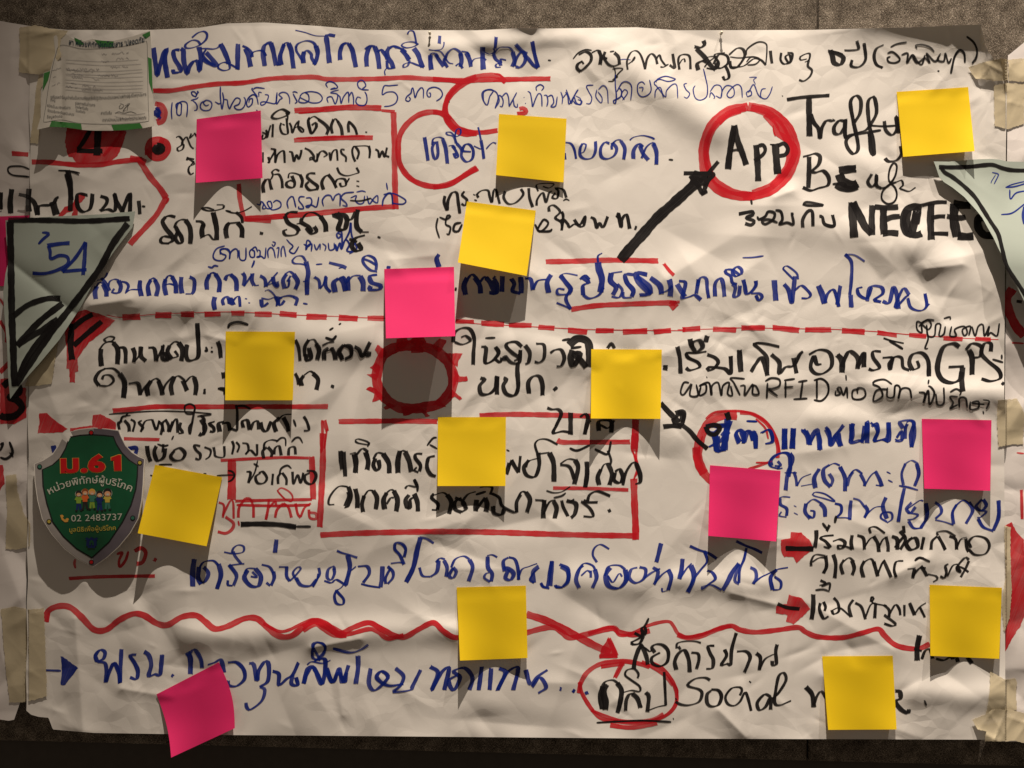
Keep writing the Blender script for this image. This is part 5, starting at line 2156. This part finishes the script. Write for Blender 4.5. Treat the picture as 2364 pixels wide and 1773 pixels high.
# ---------------------------------------------------------------- sticky notes
def H_any(x, y):
    x = np.asarray(x, dtype=float); return np.where(x < 64, H_left(x, y), np.where(x > 2322, H_right(x, y), H_main(x, y)))
def note(label, color, q, bl, br, mid, pw=1.7, wp=1.6, n=26, side=0.0, bow=(0, 0)):
    bl, br, mid = bl * 0.82, br * 0.82, mid * 0.82
    (x0, y0), (x1, y1), (x2, y2), (x3, y3) = q      # TL TR BR BL
    U, V = np.meshgrid(np.linspace(0, 1, n), np.linspace(0, 1, n))
    X = (x0 * (1 - U) + x1 * U) * (1 - V) + (x3 * (1 - U) + x2 * U) * V
    Y = (y0 * (1 - U) + y1 * U) * (1 - V) + (y3 * (1 - U) + y2 * U) * V
    X = X + (bow[0] * (1 - U) + bow[1] * U) * np.sin(math.pi * V)
    # the top strip sticks; below it the note stands off in its own smooth plane
    ht = H_any(X[0:4].ravel(), Y[0:4].ravel()).reshape(4, n)
    h0 = float(ht.mean()) + 0.0012
    cxm, cym = float(X.mean()), float(Y.mean())
    hb = float(H_any(X[-4:].ravel(), Y[-4:].ravel()).mean()) + 0.001
    W = np.abs(2 * U - 1) ** wp
    lift = ((bl * (1 - U) + br * U) * W + mid * (1 - W)) * 0.001
    h = h0 * (1 - V) + hb * V + lift * V ** pw + side * 0.001 * W * np.sin(math.pi * V)
    under = H_any(X.ravel(), Y.ravel()).reshape(n, n) + 0.0005
    a = sm(0.0, 0.22, V); h = (under + 0.0004) * (1 - a) + np.maximum(h, under) * a
    rs = random.Random(int(x0 * 7 + y0)); p1, p2 = rs.uniform(0, 6), rs.uniform(0, 6)
    h = h + 0.00025 * np.sin(U * 5 + V * 3 + p1) * V + 0.0002 * np.sin(V * 9 - U * 4 + p2) * V
    verts = [P(float(a_), float(b_), float(c_)) for a_, b_, c_ in zip(X.ravel(), Y.ravel(), h.ravel())]
    i = np.arange(n * n).reshape(n, n)
    faces = np.stack([i[:-1, :-1], i[1:, :-1], i[1:, 1:], i[:-1, 1:]], -1).reshape(-1, 4).tolist()
    return mesh_obj('sticky_note', verts, faces, M[color], None, thick=0.00015, label=label, cat='sticky note', group=color + ' sticky notes on the sheets')
note('pink note at the upper left, beside the small red ruled box of black writing', 'pink', [(454, 275), (602, 255), (606, 411), (452, 422)], 15, 13, 1.5)
note('yellow note below the thin blue line, topmost of the two yellow ones at upper centre', 'yellow', [(1152, 263), (1308, 274), (1301, 421), (1145, 404)], 9, 6, 3)
note('tilted yellow note at upper centre just left of the broad black arrow', 'yellow', [(1078, 465), (1237, 486), (1216, 637), (1057, 606)], 24, 18, 20, pw=1.3)
note('pink note straight above the red spiked sun drawing', 'pink', [(887, 621), (1048, 616), (1051, 776), (891, 781)], 36, 33, 32, pw=1.2)
note('yellow note at the upper right over the end of the word Traffy', 'yellow', [(2070, 212), (2235, 201), (2250, 349), (2085, 362)], 7, 18, 8)
note('yellow note at mid left above the long red line, on bold black writing', 'yellow', [(521, 765), (681, 766), (676, 924), (520, 924)], 17, 15, 1.5)
note('yellow note right of centre above the corner of the large red box', 'yellow', [(1365, 806), (1528, 807), (1525, 967), (1364, 966)], 18, 15, 1.5)
note('yellow note inside the large red box of black writing', 'yellow', [(1011, 963), (1168, 963), (1167, 1122), (1010, 1122)], 13, 12, 8)
note('tilted yellow note right of the green shield badge', 'yellow', [(358, 1073), (513, 1102), (477, 1261), (318, 1231)], 27, 15, 10)
note('pink note over the lower half of the rough red ring on the right', 'pink', [(1639, 1074), (1802, 1087), (1792, 1250), (1635, 1237)], 18, 15, 2.5)
note('pink note nearest the right edge, level with the rough red ring', 'pink', [(2128, 967), (2289, 970), (2286, 1133), (2134, 1128)], 14, 13, 2.5)
note('yellow note at the lower right beside the tall jagged red shape', 'yellow', [(2146, 1350), (2313, 1357), (2307, 1521), (2148, 1514)], 11, 9, 1.5)
note('yellow note on the red wave line at the tail of the red arrow', 'yellow', [(1054, 1356), (1214, 1352), (1218, 1519), (1062, 1525)], 18, 8, 2)
note('yellow note near the bottom edge covering the word after Social', 'yellow', [(1898, 1515), (2061, 1514), (2070, 1684), (1912, 1685)], 14, 13, 3)
note('curled pink note hanging over the bottom edge of the central sheet', 'pink', [(361, 1603), (505, 1529), (542, 1681), (395, 1749)], 24, 9, 6, pw=1.5, bow=(7, 11))
note('pink note mostly hidden behind the pennant at the left edge', 'pink', [(-90, 503), (68, 497), (16, 660), (-90, 664)], 3, 0.5, 1)

# ---------------------------------------------------------------- masking tape
def tape_lift(seed, amp, base=0.0006):
    K = make_noise(seed, 14, (0, 0, 1, 1), 0.1, 0.35, 1.0)
    def L(x, y):
        x0, x1, y0, y1 = x.min(), x.max(), y.min(), y.max(); s_ = max(x1 - x0, y1 - y0)
        return base + 0.001 * amp * np.abs(kern((x - x0) / s_ * 1.0, (y - y0) / s_ * 1.0, [(a, b_, c_, d_, R_, A_ , e_) for (a, b_, c_, d_, R_, A_, e_) in K]))
    return L
def tape_lift2(seed, amp, base=0.0006):
    rs = random.Random(seed); F = [(rs.random(), rs.random(), rs.uniform(0, math.pi), rs.uniform(4, 12), rs.uniform(0.3, 1)) for _ in range(9)]
    ph = rs.uniform(0, 6)
    def L(x, y):
        x0, y0 = x.min(), y.min(); w_ = x.max() - x0; g_ = y.max() - y0
        h = 0.25 * (1 + np.sin(x * 0.03 + y * 0.02 + ph))
        for (a, b_, an, s_, A) in F:
            dx = x - x0 - a * w_; dy = y - y0 - b_ * g_
            q = dx * math.cos(an) + dy * math.sin(an); r = -dx * math.sin(an) + dy * math.cos(an)
            h = h + A * np.exp(-np.abs(q) / s_) * np.exp(-(r / (0.4 * max(w_, g_))) ** 2)
        return base + 0.001 * amp * h * 0.6
    return L
def tape(label, T, pts, amp=0.5, seed=1, H=H_any, base=0.0007, name='masking_tape'):
    return patch_obj(name, tpt(T, pts), H, tape_lift2(seed, amp, base), M['tape'], step=3.5, jag=1.0, seed=seed, thick=0.00012,
        label=label, cat='tape', group='strips of masking tape')
A6 = (0, 0, 600); TD = (0, 400, 800); TG = (0, 900, 800); TJ = (0, 1173, 800); TC = (1564, 0, 800); TF = (1564, 500, 800); TI = (1564, 1000, 800); TM = (1864, 1373, 533.27)
tape('crumpled tape at the top left corner, beside the printed form', A6, [(165, 235), (300, 215), (420, 240), (580, 262), (520, 330), (505, 400), (525, 480), (450, 560), (425, 610), (330, 636), (240, 625), (160, 612), (170, 420)], 2.6, 2, base=0.001)
tape('thin vertical strip of tape left of the printed form', A6, [(330, 640), (368, 650), (365, 720), (345, 760), (345, 1000), (325, 1222), (255, 1215), (290, 950), (305, 760)], 0.5, 3)
tape('tape showing below the right side of the 54 pennant', TD, [(230, 1120), (380, 1040), (350, 1200), (330, 1345), (250, 1355), (160, 1362), (190, 1240)], 0.4, 4)
tape('tape on the sheet joint left of the shield badge', TG, [(35, 545), (105, 540), (110, 640), (150, 780), (195, 860), (190, 1000), (100, 1020), (35, 1015), (45, 760)], 0.5, 5)
tape('wide left strip of tape at the lower left sheet joint', TJ, [(5, 645), (90, 628), (190, 650), (180, 900), (165, 1238), (60, 1240), (30, 950)], 0.4, 6)
tape('right strip of tape overlapping another at the lower left joint', TJ, [(170, 650), (280, 640), (290, 900), (300, 1200), (220, 1225), (150, 1235), (165, 900)], 0.4, 7, base=0.0013)
tape('dark crumpled tape on the torn upper right corner', TC, [(1858, 430), (1960, 395), (2070, 372), (2105, 378), (2112, 512), (2040, 518), (1900, 500), (1880, 470)], 1.8, 8)
tape('short tape bridging to the right sheet at the upper right corner', TC, [(2112, 382), (2215, 372), (2260, 380), (2260, 520), (2200, 522), (2115, 514)], 0.7, 9, base=0.0012)
tape('vertical strip of tape below the upper right corner', TC, [(2020, 545), (2110, 530), (2215, 535), (2212, 790), (2110, 825), (2025, 802)], 0.9, 10)
tape('tape on the right sheet joint beside the far pink note', TF, [(2045, 1172), (2170, 1163), (2195, 1210), (2215, 1260), (2205, 1452), (2130, 1455), (2050, 1470), (2040, 1300)], 0.7, 11)
tape('long tape under the jagged red shape on the right joint', TI, [(2088, 590), (2128, 600), (2125, 760), (2135, 1000), (2120, 1180), (2085, 1270), (2070, 1100), (2095, 900), (2090, 740)], 0.5, 12)
tape('upright torn tape at the lower right joint', TM, [(1752, 735), (1820, 775), (1895, 810), (1990, 800), (2005, 835), (2000, 960), (2005, 1100), (1860, 1110), (1712, 1140), (1745, 950)], 0.9, 13)
tape('crumpled tape in the bottom right corner of the picture', TM, [(1580, 1195), (1700, 1150), (1780, 1100), (1960, 1105), (2090, 1140), (2140, 1150), (2140, 1440), (2000, 1400), (1700, 1405), (1710, 1305), (1630, 1290)], 3.0, 14, base=0.002)

# ---------------------------------------------------------------- text helper
def text_geo(s, size=1.0, bold=0.0, res=3):
    cu = bpy.data.curves.new('lettering', 'FONT'); cu.body = s; cu.size = size; cu.offset = bold; cu.resolution_u = res
    o = bpy.data.objects.new('lettering', cu); col.objects.link(o)
    dg = bpy.context.evaluated_depsgraph_get(); me = bpy.data.meshes.new_from_object(o.evaluated_get(dg))
    v = np.array([(q.co.x, q.co.y) for q in me.vertices]); f = [list(p.vertices) for p in me.polygons]
    bpy.data.objects.remove(o); bpy.data.meshes.remove(me)
    v[:, 0] -= v[:, 0].min(); w_ = v[:, 0].max()
    return v, f, w_
def place_text(name, s, mp, H, lift, mat, parent, bold=0.0, **kw):
    v, f, w_ = text_geo(s, 1.0, bold)
    xy = np.array([mp(a / w_, b_) for a, b_ in v])
    vv = drape(xy, H, lift)
    ff = []
    for q in f:
        for k in range(1, len(q) - 1): ff.append([q[0], q[k], q[k + 1]])
    return mesh_obj(name, vv, face_dir(vv, ff), mat, parent, smooth=False, **kw)

# ---------------------------------------------------------------- printed form
FQ = [(128, 80), (347, 70), (356, 293), (86, 300)]
def H_form(x, y):
    x = np.asarray(x, dtype=float); y = np.asarray(y, dtype=float)
    v_ = np.clip((y - 72) / 228, 0, 1); u_ = np.clip((x - 100) / 250, 0, 1)
    h = 6.5 + 2.5 * v_ ** 1.4 + 15.0 * v_ ** 1.5 * (1 - u_) ** 1.2 + 15 * v_ ** 2.0 * np.exp(-((1 - u_) / 0.16) ** 2) + 1.0 * np.sin(u_ * 9 + 1) * v_
    h = h - 2.5 * np.exp(-((x - 143 + (y - 160) * 0.02) / 7.0) ** 2)
    return np.maximum(h * 0.001, H_main(x, y) + 0.0015)
fpoly = tpt(A6, [(455, 300), (560, 290), (620, 330), (720, 350), (790, 330), (850, 345), (960, 350), (1130, 310), (1230, 275), (1278, 262), (1292, 500), (1302, 800), (1312, 1072), (1215, 1092), (1080, 1108), (950, 1112), (800, 1112), (700, 1105), (560, 1085), (420, 1080), (315, 1104), (345, 1000), (350, 860), (360, 780), (372, 620), (428, 600), (470, 450)])
form = patch_obj('printed_form', fpoly, H_form, 0.0, M['form'], step=4.0, thick=0.0003, label='small printed form with green corners, taped at the top left and curling out', cat='form')
def fpart(name, pts, mat, lift=0.00025, **kw): return patch_obj(name, tpt(A6, pts), H_form, lift, mat, form, step=6, **kw)
fpart('green_stripe', [(630, 318), (690, 345), (715, 380), (650, 378)], M['green_print'])
fpart('green_stripe', [(805, 338), (860, 345), (968, 352), (965, 400), (850, 400)], M['green_print'])
fpart('green_stripe', [(1258, 486), (1290, 500), (1300, 800), (1268, 700)], M['green_print'])
fpart('green_stripe', [(374, 622), (428, 604), (410, 680), (362, 778)], M['green_print'])
fpart('green_stripe', [(440, 1028), (690, 1052), (698, 1103), (560, 1084), (420, 1079)], M['green_print'])
fpart('green_stripe', [(948, 1062), (1190, 1048), (1215, 1090), (1080, 1106), (968, 1110)], M['green_print'])
fpart('green_stripe', [(1210, 296), (1276, 266), (1278, 300), (1240, 330)], M['green_print'])
class FormInk: pass
def form_line(pts, wd, mat, nm):
    R = Ribbon(); q = tpt(A6, pts); add_stroke(R, q, wd, False, 0, 1); return R
def merge(Rs, nm, mat, parent, H, add_lift=0.0001):
    v = []; f = []; uv = []
    for R in Rs:
        o_ = len(v); xy = np.array(R.xy); v += drape(xy, H, 0.0002 + add_lift); f += [[o_ + q for q in t] for t in R.f]; uv += R.uv
    return mesh_obj(nm, v, f, mat, parent, uvs=uv)
lines = []
for (xa, ya, xb, yb) in [(560, 520, 1180, 508), (560, 548, 1200, 545), (560, 605, 1210, 590), (555, 640, 1215, 615), (560, 652, 1220, 652), (555, 690, 1220, 690), (555, 715, 1220, 725), (555, 750, 1215, 752), (555, 775, 1215, 785), (975, 968, 1235, 965), (975, 1000, 1150, 995)]:
    lines.append(form_line([(xa, ya - 12), ((xa + xb) / 2, (ya + yb) / 2 + 10), (xb, yb)], 0.7, None, ''))
merge(lines, 'ruled_lines', M['grey_pen'], form, H_form)
fr = form_line([(1240, 350), (1252, 370), (1256, 600), (1262, 900), (1266, 1010), (1240, 1035), (1000, 1055), (700, 1050), (520, 1020), (390, 1038), (372, 1020), (390, 900), (420, 700), (470, 480), (520, 385), (700, 415), (900, 410), (1100, 385), (1240, 350)], 0.8, None, '')
merge([fr], 'frame_line', M['dark_print'], form, H_form)
rr = random.Random(4); scr = []
def scribble(x0, y0, x1, y1, hgt, lst=scr, wd=0.75, slope=0):
    x = x0; pts = []
    while x < x1:
        pts.append((x, (y0 + (y1 - y0) * (x - x0) / (x1 - x0)) + rr.uniform(-hgt, hgt))); x += rr.uniform(5, 10)
        if rr.random() < 0.1 and len(pts) > 3: lst.append(form_line(pts, wd, None, '')); pts = []; x += 6
    if len(pts) > 2: lst.append(form_line(pts, wd, None, ''))
for a in [(560, 585, 860, 592, 12), (570, 600, 830, 610, 10), (610, 630, 720, 638, 9), (830, 640, 1010, 640, 12), (610, 655, 710, 665, 9), (780, 670, 850, 675, 10), (600, 705, 660, 712, 10), (700, 730, 830, 738, 12), (560, 735, 660, 745, 9), (690, 760, 880, 770, 8), (940, 575, 1095, 572, 14), (990, 505, 1105, 495, 12), (865, 460, 910, 462, 8), (950, 460, 1100, 440, 14), (860, 522, 935, 522, 6)]: scribble(*a)
for a in [(440, 595, 520, 580, 8), (450, 655, 480, 650, 8), (440, 730, 530, 700, 7)]: scribble(*a)
merge(scr, 'filled_in_writing', M['grey_pen'], form, H_form)
sig = [form_line(p, 1.0, None, '') for p in ([(1030, 890), (1015, 905), (1020, 925), (1045, 915), (1050, 890), (1020, 880)], [(1060, 900), (1090, 890), (1060, 925), (1045, 950), (1070, 935)], [(1080, 885), (1105, 880), (1090, 900), (1080, 945)], [(980, 965), (1010, 950), (1060, 962), (1110, 950), (1160, 965)])]
merge(sig, 'signature', M['dark_print'], form, H_form)
def fmap(x0, y0, x1, y1, sag, hh):
    def mp(u_, y_):
        x = x0 + (x1 - x0) * u_; y = y0 + (y1 - y0) * u_ + sag * math.sin(math.pi * u_) - y_ * hh
        return (x * 600 / 2212, y * 600 / 2212)
    return mp
place_text('heading_text', 'สา หน่วยพิทักษ์รถโดยสาร ‘ปลอดภัย’', fmap(585, 378, 1240, 352, 38, 62), H_form, 0.0004, M['navy_print'], form, bold=0.018)
for (s, a) in [('ขอรับรองว่าข้อมูลข้างต้นเป็นความจริงและยินดีปฏิบัติตามระเบียบของหน่วยพิทักษ์ผู้บริโภคทุกประการ', (430, 835, 1245, 812, 22, 36)), ('ช่องทางรับข่าวสาร', (640, 888, 810, 905, 0, 34)), ('โทรศัพท์มือถือ', (640, 918, 750, 938, 0, 32)), ('อีเมลติดต่อ', (645, 950, 725, 965, 0, 32)), ('ลายมือชื่อ', (858, 972, 950, 972, 0, 34)), ('อาสาสมัครหน่วยพิทักษ์รถโดยสารปลอดภัย', (872, 1032, 1245, 1012, 4, 36)), ('สมัครเป็นสมาชิกเครือข่าย', (400, 905, 600, 925, 10, 32)), ('ร่วมบริจาคเงินสนับสนุน', (405, 948, 630, 982, 4, 32)), ('ที่อยู่', (430, 860, 470, 862, 0, 30)), ('ข้อมูลติดต่อ', (400, 1005, 530, 1000, 0, 32))]:
    place_text('printed_line', s, fmap(*a), H_form, 0.0004, M['dark_print'], form, bold=0.0)

# ---------------------------------------------------------------- shield badge
TB = (60, 970, 300 * 2212 / 1382.0)
def H_badge(x, y):
    x = np.asarray(x, dtype=float); y = np.asarray(y, dtype=float)
    t = (x - 205) / 125.0
    return 0.019 + 0.0045 * sm(980, 1300, y) + 0.007 * np.abs(t) ** 1.8 * sm(1000, 1180, y) + 0.012 * sm(1000, 1250, y) - 0.006 * np.exp(-(t / 0.28) ** 2) * sm(1180, 1310, y)
outer = [(395, 140), (560, 95), (720, 78), (860, 90), (985, 108), (1010, 170), (1060, 265), (1130, 340), (1200, 385), (1265, 412), (1256, 520), (1250, 680), (1235, 850), (1195, 1050), (1110, 1200), (985, 1350), (850, 1470), (710, 1565), (560, 1485), (410, 1370), (270, 1210), (170, 1050), (120, 850), (92, 650), (85, 465), (180, 425), (280, 360), (340, 270), (375, 200)]
inner = [(465, 190), (575, 170), (690, 163), (820, 170), (925, 182), (955, 260), (1010, 350), (1090, 430), (1180, 485), (1175, 600), (1160, 730), (1110, 900), (1020, 1080), (880, 1290), (700, 1455), (540, 1360), (400, 1230), (290, 1080), (228, 880), (190, 700), (182, 528), (290, 480), (370, 410), (425, 310)]
badge = patch_obj('shield_badge', tpt(TB, outer), H_badge, 0.0, M['badge_card'], step=5, thick=0.0018,
    label='green shield shaped badge with red lettering, silver rim and five cartoon children', cat='badge')
def off(poly, d):
    cx = sum(p[0] for p in poly) / len(poly); cy = sum(p[1] for p in poly) / len(poly); out = []
    for x, y in poly:
        L = math.hypot(x - cx, y - cy); out.append((x - (x - cx) / L * d, y - (y - cy) / L * d))
    return out
def bpart(name, pts, mat, lift, parent=badge, step=6, **kw): return patch_obj(name, tpt(TB, pts), H_badge, lift, M[mat], parent, step=step, **kw)
o2 = off(outer, 9)
lefth = [p for p in o2 if p[0] <= 722]; righth = [p for p in o2 if p[0] >= 700]
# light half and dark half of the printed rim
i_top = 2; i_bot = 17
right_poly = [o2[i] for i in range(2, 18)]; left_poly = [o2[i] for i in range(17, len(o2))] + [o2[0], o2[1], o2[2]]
bpart('silver_rim', left_poly, 'rim_light', 0.0002, label='light left half of the rim')
bpart('silver_rim', right_poly, 'rim_dark', 0.0002, label='dark right half of the rim')
bpart('rim_outline', off(inner, -16), 'rim_line', 0.0004)
bpart('green_field', inner, 'badge_green', 0.0007)
def circ(x, y, rx, ry=None, n=18, a0=0, a1=2 * math.pi):
    ry = ry or rx; return [(x + rx * math.cos(a0 + (a1 - a0) * i / n), y + ry * math.sin(a0 + (a1 - a0) * i / n)) for i in range(n)]
for (x, y, cm) in [(693, 133, 'badge_red'), (1210, 452, 'badge_yellow'), (145, 495, 'badge_teal'), (245, 1078, 'badge_yellow'), (1135, 1040, 'badge_teal'), (695, 1510, 'badge_red')]:
    r_ = bpart('rivet', circ(x, y, 27), 'rim_line', 0.0006); bpart('rivet_head', circ(x, y, 18), cm, 0.0010, parent=r_)
def bmap(x0, y0, x1, y1, arc, hh):
    k = TB[2] / 2212.0
    def mp(u_, y_):
        x = x0 + (x1 - x0) * u_; t = 2 * u_ - 1
        yb_ = y0 + (y1 - y0) * u_ - arc * (1 - t * t)
        sl = math.atan2(2 * arc * t * 2 + (y1 - y0), (x1 - x0))
        return (TB[0] + (x + math.sin(sl) * y_ * hh) * k, TB[1] + (yb_ - math.cos(sl) * y_ * hh) * k)
    return mp
place_text('heading_outline', 'ม.6', bmap(362, 555, 852, 545, 0, 250), H_badge, 0.0009, M['badge_gold'], badge, bold=0.055)
place_text('heading_text', 'ม.6', bmap(370, 552, 845, 540, 0, 244), H_badge, 0.0012, M['badge_red'], badge, bold=0.042)
ONE = [(905, 398), (985, 368), (1010, 372), (1014, 535), (938, 537), (934, 428), (908, 432)]
bpart('heading_outline', off(ONE, -8), 'badge_gold', 0.0009)
bpart('heading_text', ONE, 'badge_red', 0.0012)
place_text('arched_text', 'หน่วยพิทักษ์ผู้บริโภค', bmap(250, 790, 1115, 760, 105, 105), H_badge, 0.0011, M['badge_white'], badge, bold=0.008)
place_text('phone_number', '02 2483737', bmap(482, 1078, 1025, 1060, 0, 100), H_badge, 0.0011, M['badge_white'], badge)
place_text('foundation_name', 'มูลนิธิเพื่อผู้บริโภค', bmap(462, 1190, 955, 1168, 0, 68), H_badge, 0.0011, M['badge_yellow'], badge, bold=0.008)
bpart('phone_icon', [(362, 1012), (385, 1004), (402, 1020), (392, 1040), (415, 1060), (435, 1040), (456, 1048), (445, 1082), (415, 1086), (380, 1060)], 'badge_gold', 0.0011)
bpart('blue_emblem', [(628, 1258), (650, 1245), (670, 1262), (697, 1240), (725, 1262), (745, 1245), (768, 1258), (750, 1275), (752, 1338), (735, 1338), (735, 1358), (655, 1358), (655, 1338), (640, 1338), (645, 1275)], 'badge_blue', 0.0011)
bpart('emblem_house', [(675, 1290), (697, 1272), (720, 1290), (720, 1330), (704, 1330), (704, 1305), (690, 1305), (690, 1330), (675, 1330)], 'badge_green', 0.0013)
def kid(x, y, hair, shirt, leg, hr=34, lean=0):
    k = bpart('cartoon_child', circ(x + lean * 0.3, y, hr + 5), 'badge_white', 0.0008)
    q = lambda nm, pts, m_, l: bpart(nm, pts, m_, l, parent=k, step=8)
    q('legs', [(x - 28 - lean, y + 170), (x - 22, y + 85), (x + 22, y + 85), (x + 34 + lean, y + 165), (x + 8 + lean, y + 172), (x, y + 115), (x - 8 - lean, y + 175)], leg, 0.0010)
    q('shirt', [(x - 26, y + 28), (x + 26, y + 28), (x + 44, y + 60), (x + 26, y + 68), (x + 24, y + 100), (x - 24, y + 100), (x - 26, y + 68), (x - 44, y + 60)], shirt, 0.0012)
    q('hair', circ(x, y - 6, hr), hair, 0.0013); q('face', circ(x + 1, y + 8, hr * 0.72, hr * 0.62), 'badge_skin', 0.0015)
    q('mouth', circ(x + 2, y + 15, hr * 0.36, hr * 0.24, 10), 'badge_white', 0.0017)
    q('shoe', circ(x - 24 - lean, y + 176, 15, 8, 10), 'badge_hair', 0.0014)
    q('shoe', circ(x + 28 + lean, y + 172, 15, 8, 10), 'badge_hair', 0.0014)
kid(560, 785, 'badge_hair', 'badge_lime', 'badge_blue', 33)
kid(628, 768, 'badge_brown', 'badge_orange', 'badge_hair', 36)
kid(702, 768, 'badge_gold', 'badge_teal', 'badge_lime', 34)
kid(782, 790, 'badge_hair', 'badge_blue', 'badge_blue', 36)
kid(866, 775, 'badge_hair', 'badge_yellow', 'badge_teal', 46)

# ---------------------------------------------------------------- push pins
def pin(label, px, py, s_):
    n = 14; prof = [(0.0, 0.0), (0.0006, 0.0), (0.0006, 0.004), (0.0022, 0.0042), (0.0026, 0.0052), (0.0016, 0.0062), (0.0014, 0.0105), (0.0024, 0.012), (0.0022, 0.0128), (0.0, 0.013)]
    h0 = float(H_main(np.array([px]), np.array([py]))[0]) - 0.001; c0 = P(px, py, h0); v = []; f = []
    for (r_, d_) in prof:
        for i in range(n):
            a = 2 * math.pi * i / n; v.append((c0[0] + r_ * s_ * math.cos(a), c0[1] - d_ * s_, c0[2] + r_ * s_ * math.sin(a)))
    for j in range(len(prof) - 1):
        for i in range(n): f.append((j * n + i, j * n + (i + 1) % n, (j + 1) * n + (i + 1) % n, (j + 1) * n + i))
    return mesh_obj('push_pin', v, f, M['ivory'], None, label=label, cat='push pin', group='push pins along the top edge')
pin('small ivory push pin above the blue title writing', 993, 80, 0.6)
pin('small ivory push pin above the black heading right of centre', 1663, 80, 0.65)
